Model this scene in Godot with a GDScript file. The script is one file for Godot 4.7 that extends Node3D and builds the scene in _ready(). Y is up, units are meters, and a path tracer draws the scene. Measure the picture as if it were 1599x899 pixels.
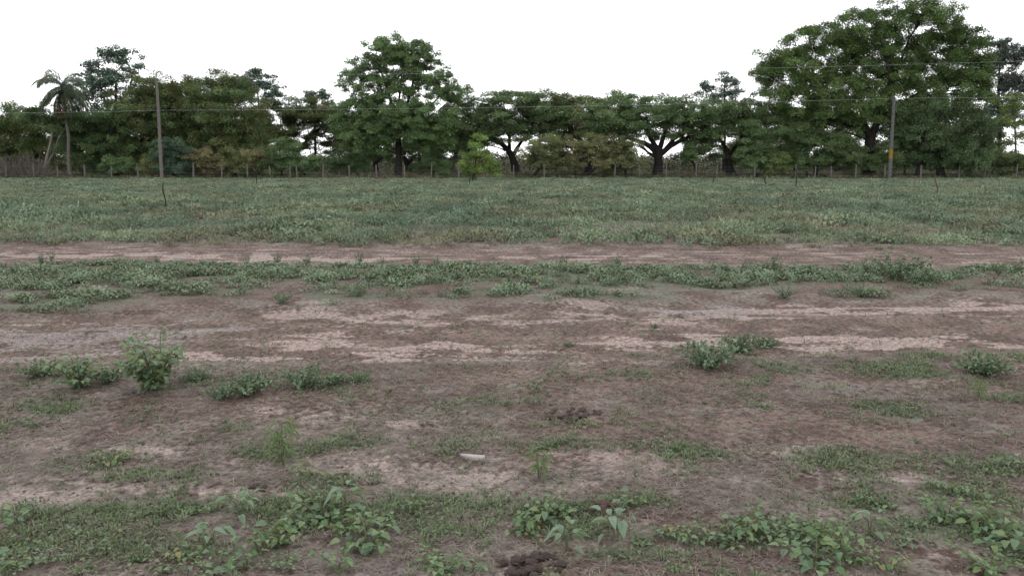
extends Node3D
# A rural field under a white overcast sky: weedy bare soil, two dirt tracks, a green field, a fence and a row of trees.

const F := 1232.0            # focal length in photo pixels
const CX := 799.5
const CY := 449.5
const EYE := 1.6             # camera height, m
const PITCH := 9.02          # degrees below level
var cp := cos(deg_to_rad(PITCH))
var sp := sin(deg_to_rad(PITCH))
var taken := {}
var rng := RandomNumberGenerator.new()
var n_low := FastNoiseLite.new()
var n_mid := FastNoiseLite.new()
var n_fine := FastNoiseLite.new()
var n_green := FastNoiseLite.new()
var n_tone := FastNoiseLite.new()
var M := {}
var sprays := {}
var leaf_meshes := []

# ---------------------------------------------------------------- placement
func ray(px: float, py: float) -> Vector3:
	var x := (px - CX) / F
	var y := -(py - CY) / F
	return Vector3(x, y * cp - sp, -y * sp - cp)
func gp(px: float, py: float) -> Vector3:          # where the ray of a pixel meets the ground
	var r := ray(px, py)
	var p := r * (EYE / -r.y)
	for k in 3:
		p = r * ((EYE - gh(p.x, p.z)) / -r.y)
	return Vector3(p.x, gh(p.x, p.z), p.z)
func at(px: float, py: float, d: float) -> Vector3: # the point of a pixel's ray at distance d ahead
	var r := ray(px, py)
	return Vector3(0, EYE, 0) + r * (d / -r.z)
func on_ground(px: float, d: float) -> Vector3:     # ground point in a pixel's column, d ahead
	var p := at(px, 255.0, d)
	return Vector3(p.x, gh(p.x, p.z), p.z)
func upper_near(x: float) -> float: return 12.2 - 0.062 * x
func upper_far(x: float) -> float: return 15.35 - 0.06 * x
func lower_near(x: float) -> float: return 6.45 + 0.05 * x
func lower_far(x: float) -> float: return 8.95 + 0.075 * x
func band(d: float, a: float, b: float, soft: float) -> float:
	return smoothstep(a - soft, a + soft, d) * (1.0 - smoothstep(b - soft, b + soft, d))
func gh(x: float, z: float) -> float:
	var d := -z
	var h := n_low.get_noise_2d(x, z) * 0.05
	if d > 120.0: return h
	var road := maxf(band(d, lower_near(x), lower_far(x), 0.35), band(d, upper_near(x), upper_far(x), 0.3))
	h += n_mid.get_noise_2d(x, z) * 0.035 * (1.0 - 0.55 * road)
	if d < 30.0:
		h += n_fine.get_noise_2d(x, z) * 0.016 * (1.0 - 0.6 * road)
		h += n_fine.get_noise_2d(x * 0.12, z * 1.6) * 0.018 * road
	return h - 0.05 * road

# ---------------------------------------------------------------- nodes
func numbered(called: String) -> String:
	var n: int = taken.get(called, 0)
	taken[called] = n + 1
	return called if n == 0 else "%s_%03d" % [called, n]
func tag(o: Node, label := "", category := "", group := "", kind := "") -> void:
	if label: o.set_meta("label", label)
	if category: o.set_meta("category", category)
	if group: o.set_meta("group", group)
	if kind: o.set_meta("kind", kind)
func thing(called: String, where: Vector3, label: String, category: String, group := "") -> Node3D:
	var o := Node3D.new()
	o.name = numbered(called)
	add_child(o)
	o.position = where
	tag(o, label, category, group)
	return o
func part(called: String, mesh: Mesh, m: Material, parent: Node) -> MeshInstance3D:
	var o := MeshInstance3D.new()
	o.mesh = mesh
	o.material_override = m
	o.name = called if parent != self else numbered(called)
	parent.add_child(o, true)
	return o
func copies(called: String, mesh: Mesh, m: Material, buf: PackedFloat32Array, parent: Node) -> MultiMeshInstance3D:
	var mm := MultiMesh.new()
	mm.transform_format = MultiMesh.TRANSFORM_3D
	mm.use_colors = true
	mm.mesh = mesh
	mm.instance_count = buf.size() / 16
	mm.buffer = buf
	var o := MultiMeshInstance3D.new()
	o.multimesh = mm
	o.material_override = m
	o.name = called if parent != self else numbered(called)
	parent.add_child(o, true)
	o.set_meta("kind", "stuff")
	return o
func put(buf: PackedFloat32Array, b: Basis, o: Vector3, c: Color) -> void:
	buf.append_array(PackedFloat32Array([b.x.x, b.y.x, b.z.x, o.x, b.x.y, b.y.y, b.z.y, o.y, b.x.z, b.y.z, b.z.z, o.z, c.r, c.g, c.b, 1.0]))
func mesh_of(v: PackedVector3Array, ix: PackedInt32Array, n := PackedVector3Array(), c := PackedColorArray(), uv := PackedVector2Array()) -> ArrayMesh:
	var a := []
	a.resize(Mesh.ARRAY_MAX)
	a[Mesh.ARRAY_VERTEX] = v
	a[Mesh.ARRAY_INDEX] = ix
	if n.size(): a[Mesh.ARRAY_NORMAL] = n
	if c.size(): a[Mesh.ARRAY_COLOR] = c
	if uv.size(): a[Mesh.ARRAY_TEX_UV] = uv
	var m := ArrayMesh.new()
	m.add_surface_from_arrays(Mesh.PRIMITIVE_TRIANGLES, a)
	return m
func lin(r: float, g: float, b: float) -> Color: return Color(r, g, b).linear_to_srgb()
func mat(c: Color, rough := 0.9, tinted := false, through := 0.0, spec := 0.35) -> StandardMaterial3D:
	var m := StandardMaterial3D.new()
	m.albedo_color = c
	m.roughness = rough
	m.metallic_specular = spec
	m.vertex_color_use_as_albedo = tinted
	m.cull_mode = BaseMaterial3D.CULL_DISABLED
	if through > 0.0:
		m.backlight_enabled = true
		m.backlight = Color(through, through, through * 0.6)
	return m
func grain(m: StandardMaterial3D, scale: Vector3, freq: float, lo: float, hi: float, relief := 1.0) -> void:
	var no := FastNoiseLite.new()
	no.frequency = freq
	no.fractal_octaves = 5
	no.seed = 7
	var t := NoiseTexture2D.new()
	t.width = 256
	t.height = 256
	t.seamless = true
	t.noise = no
	var ramp := Gradient.new()
	ramp.set_color(0, Color(lo, lo, lo))
	ramp.set_color(1, Color(hi, hi * 0.98, hi * 0.96))
	t.color_ramp = ramp
	m.albedo_texture = t
	m.heightmap_enabled = true
	m.heightmap_texture = t
	m.heightmap_scale = relief
	m.uv1_triplanar = true
	m.uv1_scale = scale

# ---------------------------------------------------------------- shapes
func tube(v: PackedVector3Array, n: PackedVector3Array, ix: PackedInt32Array, pts: PackedVector3Array, rad: PackedFloat32Array, sides: int, rough := 0.0) -> void:
	var first := v.size()
	var side := Vector3.RIGHT
	for i in pts.size():
		var t := (pts[mini(i + 1, pts.size() - 1)] - pts[maxi(i - 1, 0)]).normalized()
		side = (side - t * side.dot(t))
		if side.length() < 0.01: side = t.cross(Vector3.FORWARD)
		side = side.normalized()
		var up := t.cross(side)
		for k in sides:
			var a := TAU * k / sides
			var dir := side * cos(a) + up * sin(a)
			v.append(pts[i] + dir * rad[i] * (1.0 + rough * rng.randf_range(-1, 1)))
			n.append(dir)
	for i in pts.size() - 1:
		for k in sides:
			var a := first + i * sides + k
			var b := first + i * sides + (k + 1) % sides
			ix.append_array(PackedInt32Array([a, a + sides, b, b, a + sides, b + sides]))
	var e := v.size()                                 # close the end
	v.append(pts[pts.size() - 1])
	n.append((pts[pts.size() - 1] - pts[pts.size() - 2]).normalized())
	for k in sides:
		ix.append_array(PackedInt32Array([e - sides + k, e, e - sides + (k + 1) % sides]))
func smooth_line(p: PackedVector3Array, r: PackedFloat32Array, steps: int) -> Array:
	var c := Curve3D.new()
	for i in p.size():
		var t := (p[mini(i + 1, p.size() - 1)] - p[maxi(i - 1, 0)]) / 6.0
		c.add_point(p[i], -t, t)
	var v := PackedVector3Array()
	var q := PackedFloat32Array()
	for i in p.size() - 1:
		for k in steps:
			v.append(c.sample(i, float(k) / steps))
			q.append(lerpf(r[i], r[i + 1], float(k) / steps))
	v.append(p[p.size() - 1])
	q.append(r[r.size() - 1])
	return [v, q]
func diamond(v: PackedVector3Array, ix: PackedInt32Array, base: Vector3, dir: Vector3, up: Vector3, l: float, w: float) -> void:
	var s := dir.cross(up).normalized()
	var k := v.size()
	var m := base + dir * l * 0.45
	var lift := s.cross(dir).normalized() * w * 0.25
	v.append_array(PackedVector3Array([base, m + s * w * 0.5 + lift, base + dir * l, m - s * w * 0.5 + lift]))
	ix.append_array(PackedInt32Array([k, k + 1, k + 2, k, k + 2, k + 3]))
func rand_dir() -> Vector3:
	var z := rng.randf_range(-1, 1)
	var a := rng.randf() * TAU
	var s := sqrt(1.0 - z * z)
	return Vector3(s * cos(a), z, s * sin(a))
func spray(n: int, r: float, l: float, w: float, flat: float, lay := 0.6) -> ArrayMesh:
	var v := PackedVector3Array()
	var ix := PackedInt32Array()
	for i in n:
		var p := rand_dir() * r * pow(rng.randf(), 0.45)
		p.y *= flat
		var dir := (p.normalized() * 0.9 + rand_dir() * 0.7 + Vector3(0, -0.15, 0)).normalized()
		var up := (Vector3.UP + rand_dir() * lay).normalized()
		var k := rng.randf_range(0.7, 1.25)
		diamond(v, ix, p, dir, up, l * k, w * k)
	return mesh_of(v, ix)

# ---------------------------------------------------------------- trees
# trunks: polylines of [px, py, radius m]; lobes: [px, py, rx, ry] of the crown's boughs, in photo pixels at the tree's distance
func tree(called: String, label: String, d: float, base_px: float, trunks: Array, lobes: Array, o: Dictionary) -> Node3D:
	var root := thing(called, on_ground(base_px, d), label, o.get("cat", "tree"), o.get("group", ""))
	rng.seed = hash(label)
	var org := root.position
	var mpp := d / F
	var bark: Material = M[o.get("bark", "bark")]
	var nodes := PackedVector3Array()
	var v := PackedVector3Array()
	var n := PackedVector3Array()
	var ix := PackedInt32Array()
	var first := true
	for line in trunks:
		var p := PackedVector3Array()
		var r := PackedFloat32Array()
		var zoff := 0.0
		for i in line.size():
			var q: Array = line[i]
			var w := at(q[0], q[1], d) - org
			if i > 0 and trunks.size() > 1 and not first: zoff += rng.randf_range(-1.1, 1.1) * absf(w.y - p[i - 1].y + 0.6) * 0.35
			w.z += zoff
			p.append(w)
			r.append(q[2])
		if absf(p[0].y) < 1.0:                          # stands on the ground
			p[0].y = -0.15
			r[0] *= 1.35
		var s := smooth_line(p, r, 4)
		tube(v, n, ix, s[0], s[1], 9, 0.1)
		nodes.append_array(s[0])
		first = false
	if v.size(): part("trunk", mesh_of(v, ix, n), bark, root)
	# boughs of leaf sprays
	var clump: float = o.get("clump", 1.1) * 0.68
	var dens: float = o.get("dens", 1.0)
	var col: Color = o.get("col", Color(0.05, 0.075, 0.028))
	var col2: Color = o.get("col2", col)
	var flat: float = o.get("flat", 0.6)
	var per: int = o.get("per", 16)
	var size: float = o.get("size", 1.0)
	var deep: float = o.get("deep", 1.0)
	var buf := PackedFloat32Array()
	var tips := PackedVector3Array()
	for lb in lobes:
		var c := at(lb[0], lb[1], d) - org
		var rx: float = lb[2] * mpp * 1.2
		var ry: float = (lb[3] * 1.15 * float(o.get("tall", 1.0)) + 3.5) * mpp
		var rz := rx * 0.85 * deep
		c.z += rng.randf_range(-0.5, 0.5) * rz
		var cnt := int(ceil((lb[4] if lb.size() > 4 else 1.0) * dens * 3.3 * rx * ry / (clump * clump)))
		for k in cnt:
			var q := rand_dir() * pow(rng.randf(), 0.42)
			var cc := c + Vector3(q.x * rx, q.y * ry, q.z * rz)
			if cc.y < 0.35: cc.y = 0.35 + rng.randf() * 0.4
			tips.append(cc)
			var cr := clump * rng.randf_range(0.65, 1.3)
			var tone := rng.randf_range(0.68, 1.35)
			var mixed := col.lerp(col2, clampf(rng.randf() * 1.3 - 0.15, 0.0, 1.0)) * tone * 2.0
			for j in int(per * 0.8):
				var w := rand_dir()
				w.y = absf(w.y) * 1.0 - 0.25
				var at_p := cc + Vector3(w.x * cr, w.y * cr * flat, w.z * cr) * pow(rng.randf(), 0.35)
				var b := Basis(Vector3.UP, rng.randf() * TAU) * Basis(Vector3(rng.randf_range(-1, 1), 0, rng.randf_range(-1, 1)).normalized(), rng.randf() * 0.7)
				put(buf, b * (size * rng.randf_range(0.7, 1.25)), at_p, mixed * rng.randf_range(0.85, 1.15))
	# branches to the boughs
	var bv := PackedVector3Array()
	var bn := PackedVector3Array()
	var bi := PackedInt32Array()
	var share: float = o.get("branch", 0.5)
	var thick: float = o.get("thick", 0.06)
	if nodes.size():
		for t in tips:
			if rng.randf() > share * 0.5: continue
			var best := nodes[0]
			var cost := 1e9
			for q in nodes:
				var e := q.distance_to(t) + maxf(0.0, q.y - t.y + 0.3) * 2.5 + maxf(0.0, 1.2 - q.y) * 2.0
				if e < cost:
					cost = e
					best = q
			var mid := best.lerp(t, 0.5) + Vector3(rng.randf_range(-0.3, 0.3), 0.12 * best.distance_to(t), rng.randf_range(-0.3, 0.3))
			var l := best.distance_to(t)
			var r0 := thick * clampf(l / 4.0, 0.5, 1.6)
			var s := smooth_line(PackedVector3Array([best, mid, t]), PackedFloat32Array([r0, r0 * 0.65, r0 * 0.2]), 3)
			tube(bv, bn, bi, s[0], s[1], 4, 0.1)
			if l > 1.5: nodes.append(mid)
			for k in 2:
				var e := t + rand_dir() * clump * 0.8
				tube(bv, bn, bi, PackedVector3Array([t.lerp(mid, 0.3), e]), PackedFloat32Array([r0 * 0.3, 0.008]), 3)
	if bv.size(): part("branches", mesh_of(bv, bi, bn), bark, root).set_meta("kind", "stuff")
	if buf.size(): copies("crown", sprays[o.get("spray", "broad")], M.leaf_far, buf, root)
	return root

func palm() -> void:
	var d := 84.0
	var root := thing("coconut_palm", on_ground(108, d), "coconut palm with drooping fronds and a red fruit cluster, beside a pale leaning trunk", "palm tree")
	rng.seed = 51
	var p := PackedVector3Array()
	var r := PackedFloat32Array()
	for q in [[109, 277, 0.24], [106, 250, 0.17], [106, 215, 0.15], [102, 180, 0.14], [99, 137, 0.13]]:
		p.append(at(q[0], q[1], d) - root.position)
		r.append(q[2])
	p[0].y = -0.1
	var v := PackedVector3Array()
	var n := PackedVector3Array()
	var ix := PackedInt32Array()
	var s := smooth_line(p, r, 8)
	for i in s[1].size():
		s[1][i] *= 1.0 + (0.08 if i % 2 else -0.04)
	tube(v, n, ix, s[0], s[1], 9, 0.04)
	part("trunk", mesh_of(v, ix, n), M.bark_grey, root)
	var top := p[4]
	var kinds := []
	for k in 4:                                        # fronds: from upright to hanging
		var fv := PackedVector3Array()
		var fn := PackedVector3Array()
		var fi := PackedInt32Array()
		var el: float = [1.15, 0.6, 0.1, -0.45][k]
		var pts := PackedVector3Array()
		var rr := PackedFloat32Array()
		var pos := Vector3.ZERO
		for i in 15:
			pts.append(pos)
			rr.append(0.035 * (1.0 - i / 16.0) + 0.006)
			pos += Vector3(cos(el), sin(el), 0) * 0.29
			el -= [0.16, 0.15, 0.13, 0.10][k] * (0.6 + i * 0.07)
			el = maxf(el, -1.5)
		tube(fv, fn, fi, pts, rr, 4)
		var lv := PackedVector3Array()
		var li := PackedInt32Array()
		for i in range(1, 15):
			for u in 4:
				var f := float(u) / 4.0
				var b := pts[i - 1].lerp(pts[i], f)
				var along := (pts[i] - pts[i - 1]).normalized()
				var l := 0.95 * sin(clampf((i + f) / 15.0, 0.08, 0.94) * PI) + 0.12
				for sd in [-1.0, 1.0]:
					var dir: Vector3 = (along * 0.55 + Vector3(0, 0, sd) * 0.62 + Vector3.DOWN * rng.randf_range(0.35, 0.85)).normalized()
					diamond(lv, li, b, dir, Vector3.UP, l * rng.randf_range(0.7, 1.15), 0.06)
		for q in lv: fv.append(q)
		var off := fn.size()
		for q in li: fi.append(q + off)
		for i in range(0, lv.size(), 4):
			var nn := (lv[i + 1] - lv[i]).cross(lv[i + 2] - lv[i]).normalized()
			for u in 4: fn.append(nn)
		kinds.append(mesh_of(fv, fi))
	for i in 46:
		var k := 0 if i < 6 else (1 if i < 14 else (2 if i < 26 else 3))
		var o := part("frond", kinds[k], M.palm_old if i > 42 else M.palm, root)
		o.position = top + Vector3(0, 0.15 - 0.008 * i, 0)
		o.rotation = Vector3(rng.randf_range(-0.3, 0.3), i * 2.4 + rng.randf_range(-0.5, 0.5), rng.randf_range(-0.3, 0.3))
		o.scale = Vector3.ONE * rng.randf_range(0.75, 1.1) * (0.98 if k < 3 else 0.88)
	var fruit := PackedVector3Array()
	var bn := PackedVector3Array()
	var bi := PackedInt32Array()
	for i in 26:
		var c := at(97, 181, d) - root.position + Vector3(rng.randf_range(-0.5, 0.55), rng.randf_range(-0.35, 0.55), rng.randf_range(0.15, 0.7))
		tube(fruit, bn, bi, PackedVector3Array([c + Vector3(0, 0.12, 0), c + Vector3(0, 0.05, 0), c - Vector3(0, 0.05, 0), c - Vector3(0, 0.12, 0)]), PackedFloat32Array([0.02, 0.1, 0.1, 0.02]), 6)
	tube(fruit, bn, bi, PackedVector3Array([top, at(97, 178, d) - root.position + Vector3(0, 0, 0.4)]), PackedFloat32Array([0.04, 0.03]), 5)
	tag(part("fruit_cluster", mesh_of(fruit, bi, bn), M.red_fruit, root), "dull red fruit cluster hanging under the fronds")

# ---------------------------------------------------------------- ground
var stamps := {"sand": [], "green": [], "dark": [], "grey": []}
func stamp(kind: String, px: float, py: float, rx: float, ry: float, a := 1.0) -> void:
	var c := ray(px, py)
	c *= EYE / -c.y
	var t := ray(px, maxf(py - ry, 262.0))
	t *= EYE / -t.y
	var b := ray(px, py + ry)
	b *= EYE / -b.y
	var depth := -(c.z)
	stamps[kind].append([c.x, (-(t.z) - b.z) * 0.5, rx / F * depth, absf(-(t.z) + b.z) * 0.5, a])
func stamped(kind: String, x: float, d: float) -> float:
	var w := 0.0
	for s in stamps[kind]:
		var u: float = (x - s[0]) / s[2]
		if u > 1.6 or u < -1.6: continue
		var q: float = (d - s[1]) / s[3]
		if q > 1.6 or q < -1.6: continue
		w = maxf(w, s[4] * (1.0 - smoothstep(0.35, 1.55, sqrt(u * u + q * q))))
	return w
func stamp_buffer(kind: String, x0: float, d0: float, texel: float, w: int, h: int) -> PackedByteArray:
	var buf := PackedByteArray()
	buf.resize(w * h)
	for s in stamps[kind]:
		var i0 := maxi(0, int((s[0] - s[2] * 1.6 - x0) / texel))
		var i1 := mini(w, int((s[0] + s[2] * 1.6 - x0) / texel))
		var j0 := maxi(0, int((s[1] - s[3] * 1.6 - d0) / texel))
		var j1 := mini(h, int((s[1] + s[3] * 1.6 - d0) / texel))
		for j in range(j0, j1):
			var q: float = (d0 + j * texel - s[1]) / s[3]
			for i in range(i0, i1):
				var u: float = (x0 + i * texel - s[0]) / s[2]
				var e := 1.0 - (sqrt(u * u + q * q) - 0.35) / 1.2
				if e <= 0.0: continue
				var val := int(255.0 * minf(e, 1.0) * s[4])
				var at_i := j * w + i
				if val > buf[at_i]: buf[at_i] = val
	return buf
func noise_image(f: float, oct: int, sd: int, x0: float, d0: float, texel: float, w: int, h: int) -> PackedByteArray:
	var n := FastNoiseLite.new()
	n.noise_type = FastNoiseLite.TYPE_SIMPLEX_SMOOTH
	n.frequency = f * texel
	n.fractal_octaves = oct
	n.fractal_gain = 0.55
	n.seed = sd
	n.offset = Vector3(x0 / texel, d0 / texel, 0)
	return n.get_image(w, h, false, false, false).get_data()
func ground_texture(x0: float, d0: float, texel: float, w: int, h: int) -> Array:
	var big := noise_image(0.32, 3, 11, x0, d0, texel, w, h)
	var mid := noise_image(1.6, 4, 12, x0, d0, texel, w, h)
	var fine := noise_image(14.0, 4, 13, x0, d0, texel, w, h)
	var grit := noise_image(45.0, 2, 15, x0, d0, texel, w, h)
	var streak := noise_image(3.4, 5, 14, x0, d0, texel, w / 4, h)
	var sand := stamp_buffer("sand", x0, d0, texel, w, h)
	var dark := stamp_buffer("dark", x0, d0, texel, w, h)
	var grey := stamp_buffer("grey", x0, d0, texel, w, h)
	var green := stamp_buffer("green", x0, d0, texel, w, h)
	var out := PackedByteArray()
	out.resize(w * h * 3)
	var height := PackedByteArray()
	height.resize(w * h)
	var to_srgb := PackedByteArray()                  # linear 0..0.5 in 1024 steps
	to_srgb.resize(1025)
	for i in 1025: to_srgb[i] = int(clampf(Color(i / 2048.0, 0, 0).linear_to_srgb().r * 255.0 + 0.5, 0, 255))
	var lut_ln := PackedFloat32Array()
	for j in h:
		var d := d0 + j * texel
		for i in w:
			var x := x0 + i * texel
			var p := j * w + i
			var m := (mid[p] / 127.5 - 1.0) * 1.9
			var fi := (fine[p] / 127.5 - 1.0) * 1.6
			var s := (streak[j * (w / 4) + (i >> 2)] / 127.5 - 1.0) * 1.9
			var g := (big[p] / 127.5 - 1.0) * 1.9
			var gr := (grit[p] / 127.5 - 1.0) * 1.5
			# brown soil, darker and redder by patches
			var k := clampf(0.5 + m * 0.55 + fi * 0.35, 0.0, 1.0)
			var r := 0.086 + 0.064 * k
			var gg := 0.060 + 0.048 * k
			var b := 0.049 + 0.039 * k
			var e := m * 0.22 + fi * 0.10
			var low := minf((d + e - (6.45 + 0.05 * x)) / 0.25, ((8.95 + 0.075 * x) - d - e) / 0.25)
			var upp := minf((d + e - (12.2 - 0.062 * x)) / 0.2, ((15.35 - 0.06 * x) - d - e) / 0.2)
			var road := clampf(maxf(low, upp), 0.0, 1.0)
			# grey mat of dry grass off the tracks
			var th := clampf((g * 0.6 + m * 0.55 + fi * 0.5 + 0.12) * 2.2 - dark[p] / 130.0, 0.0, 0.85) * (1.0 - road)
			r += (0.138 - r) * th
			gg += (0.118 - gg) * th
			b += (0.097 - b) * th
			# pale sand: streaks on the tracks, patches elsewhere
			var sw := (s * 1.1 + m * 0.35 + g * 0.35 + 0.2) * road + (sand[p] / 255.0 * 1.55 - 0.62 + (m * 0.75 + s * 0.35) * minf(1.0, sand[p] / 90.0)) * 1.0
			if road < 0.5: sw = maxf(sw, (g * 0.9 + s * 0.7 + m * 0.3 - 0.62))
			sw = clampf((sw - dark[p] / 255.0 + fi * 0.45 - 0.02) * 1.7, 0.0, 1.0)
			var pale := 1.0 + fi * 0.12 + gr * 0.10
			r += (0.27 * pale - r) * sw * (0.55 + 0.27 * road)
			gg += (0.205 * pale - gg) * sw * (0.55 + 0.27 * road)
			b += (0.178 * pale - b) * sw * (0.55 + 0.27 * road)
			# grey gravel
			var gw := clampf((grey[p] / 255.0 * 1.4 + s * 0.8 + m * 0.4 + fi * 0.4 - 0.66) * 1.5, 0.0, 0.7)
			r += (0.195 + gr * 0.03 - r) * gw
			gg += (0.162 + gr * 0.03 - gg) * gw
			b += (0.148 + gr * 0.03 - b) * gw
			# low green film of seedlings
			var gv := clampf((green[p] / 255.0 * 0.9 + m * 0.4 + fi * 0.5 - 0.45) * 1.8, 0.0, 0.7) * (1.0 - road * 0.8)
			r += (0.062 - r) * gv
			gg += (0.080 - gg) * gv
			b += (0.045 - b) * gv
			var f := 1.0 + gr * 0.42 + fi * 0.30
			var o := p * 3
			out[o] = to_srgb[int(clampf(r * f * 2048.0, 0.0, 1024.0))]
			out[o + 1] = to_srgb[int(clampf(gg * f * 2048.0, 0.0, 1024.0))]
			out[o + 2] = to_srgb[int(clampf(b * f * 2048.0, 0.0, 1024.0))]
			height[p] = int(clampf(128.0 + (gr * 45.0 + fi * 60.0) * (1.0 - 0.5 * sw), 0.0, 255.0))
	var a := Image.create_from_data(w, h, false, Image.FORMAT_RGB8, out)
	var hm := Image.create_from_data(w, h, false, Image.FORMAT_L8, height)
	return [ImageTexture.create_from_image(a), ImageTexture.create_from_image(hm)]
func ground_material(t: Array, relief: float) -> StandardMaterial3D:
	var m := mat(Color.WHITE, 0.97, false, 0.0, 0.2)
	m.albedo_texture = t[0]
	m.heightmap_enabled = true
	m.heightmap_texture = t[1]
	m.heightmap_scale = relief
	return m
# a grid over x0..x1, d0..d1; cells whose zone is asked for go into the mesh
func grid(x0: float, x1: float, d0: float, d1: float, nx: int, nd: int, ux: float, ud: float, uw: float, uh: float, zone := -1) -> ArrayMesh:
	var v := PackedVector3Array()
	var n := PackedVector3Array()
	var uv := PackedVector2Array()
	var ix := PackedInt32Array()
	var sx := (x1 - x0) / nx
	var sd := (d1 - d0) / nd
	for j in nd + 1:
		for i in nx + 1:
			var x := x0 + sx * i
			var d := d0 + sd * j
			v.append(Vector3(x, gh(x, -d), -d))
			uv.append(Vector2((x - ux) / uw, (d - ud) / uh))
	for j in nd + 1:
		for i in nx + 1:
			var p := j * (nx + 1) + i
			var l := v[p - 1 if i > 0 else p]
			var r := v[p + 1 if i < nx else p]
			var f := v[p + nx + 1 if j < nd else p]
			var b := v[p - nx - 1 if j > 0 else p]
			n.append((r - l).cross(f - b).normalized())
	for j in nd:
		for i in nx:
			var x := x0 + sx * (i + 0.5)
			var d := d0 + sd * (j + 0.5)
			if zone >= 0 and zone_of(x, d) != zone: continue
			var p := j * (nx + 1) + i
			ix.append_array(PackedInt32Array([p, p + nx + 1, p + 1, p + 1, p + nx + 1, p + nx + 2]))
	return mesh_of(v, ix, n, PackedColorArray(), uv)
func zone_of(x: float, d: float) -> int:
	var e := n_mid.get_noise_2d(x, -d) * 0.2
	if d + e > lower_near(x) and d + e < lower_far(x): return 1
	if d + e > upper_near(x) and d + e < upper_far(x): return 2
	return 0
func join(list: Array) -> ArrayMesh:
	var m := ArrayMesh.new()
	for a in list:
		if a.surface_get_array_index_len(0) > 0: m.add_surface_from_arrays(Mesh.PRIMITIVE_TRIANGLES, a.surface_get_arrays(0))
	return m
func set_ground(called: String, meshes: Array, mats: Array) -> void:
	var o := MeshInstance3D.new()
	var m := ArrayMesh.new()
	for i in meshes.size():
		var a: Array = meshes[i].surface_get_arrays(0)
		m.add_surface_from_arrays(Mesh.PRIMITIVE_TRIANGLES, a)
		m.surface_set_material(m.get_surface_count() - 1, mats[i])
	o.mesh = m
	o.name = numbered(called)
	add_child(o)
	o.set_meta("kind", "structure")

# ---------------------------------------------------------------- small plants
func ovate(l: float, w: float, droop: float, cup: float) -> ArrayMesh:
	var v := PackedVector3Array()
	var ts := [0.0, 0.16, 0.42, 0.72, 1.0]
	var ws := [0.0, 0.72, 1.0, 0.62, 0.0]
	for i in 5:                                        # midrib, left, right
		var t: float = ts[i]
		var y := sin(t * 1.6) * l * 0.10 - droop * l * t * t
		var x: float = w * 0.5 * ws[i]
		v.append(Vector3(0, y, -l * t))
		v.append(Vector3(-x, y + cup * x + rng.randf_range(-0.05, 0.05) * w, -l * t))
		v.append(Vector3(x, y + cup * x + rng.randf_range(-0.05, 0.05) * w, -l * t))
	var ix := PackedInt32Array()
	for i in 4:
		var a := i * 3
		for s in [1, 2]:
			ix.append_array(PackedInt32Array([a, a + 3, a + 3 + s, a, a + 3 + s, a + s]))
	return mesh_of(v, ix)
# a weed of single leaves: each leaf a part
func weed(called: String, label: String, category: String, group: String, stems: int, high: float, spread: float, leaves: int, ll: float, lw: float, sd: int, tone: Array, narrow := false) -> Node3D:
	rng.seed = sd
	var root := thing(called, Vector3.ZERO, label, category, group)
	for s in stems:
		var a := TAU * s / stems + rng.randf_range(-0.5, 0.5)
		var out := spread * rng.randf_range(0.15 if stems > 8 else 0.5, 1.0) if stems > 1 else spread * 0.2
		var h := high * (rng.randf_range(0.3, 1.1) if stems > 3 else rng.randf_range(0.8, 1.1))
		var side := Vector3(cos(a), 0, sin(a))
		var p := PackedVector3Array([Vector3(0, -0.02, 0) + side * 0.01, side * out * 0.35 + Vector3(0, h * 0.55, 0), side * out * 0.75 + Vector3(0, h * 0.9, 0), side * out + Vector3(0, h, 0)])
		var sl := smooth_line(p, PackedFloat32Array([0.004, 0.0032, 0.0025, 0.0015]), 3)
		var v := PackedVector3Array()
		var n := PackedVector3Array()
		var ix := PackedInt32Array()
		tube(v, n, ix, sl[0], sl[1], 5)
		var line: PackedVector3Array = sl[0]
		for k in leaves:
			var t := lerpf(0.12, 1.0, (k + rng.randf() * 0.6) / leaves)
			var f := minf(t, 0.999) * (line.size() - 1)
			var b := line[int(f)].lerp(line[mini(int(f) + 1, line.size() - 1)], f - int(f))
			var az := a + (PI * 0.5 if k % 2 else -PI * 0.5) + rng.randf_range(-0.9, 0.9) if k < leaves - 1 else a + rng.randf_range(-0.5, 0.5)
			var pet := ll * rng.randf_range(0.25, 0.6)
			var dir := Vector3(cos(az), 0, sin(az))
			var tip := b + dir * pet + Vector3(0, pet * rng.randf_range(0.2, 0.8), 0)
			tube(v, n, ix, PackedVector3Array([b, tip]), PackedFloat32Array([0.0014, 0.001]), 3)
			var o := part("leaf", leaf_meshes[(4 if narrow else 0) + rng.randi() % 4], tone[rng.randi() % tone.size()], root)
			o.position = tip
			o.rotation = Vector3(rng.randf_range(-0.45, 0.35), -az - PI * 0.5, rng.randf_range(-0.45, 0.45))
			var sc := rng.randf_range(0.65, 1.15) * (1.05 - 0.35 * absf(t - 0.5))
			o.scale = Vector3(lw * sc, ll * sc, ll * sc)
		part("stem", mesh_of(v, ix, n), M.stem, root)
	return root
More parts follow.
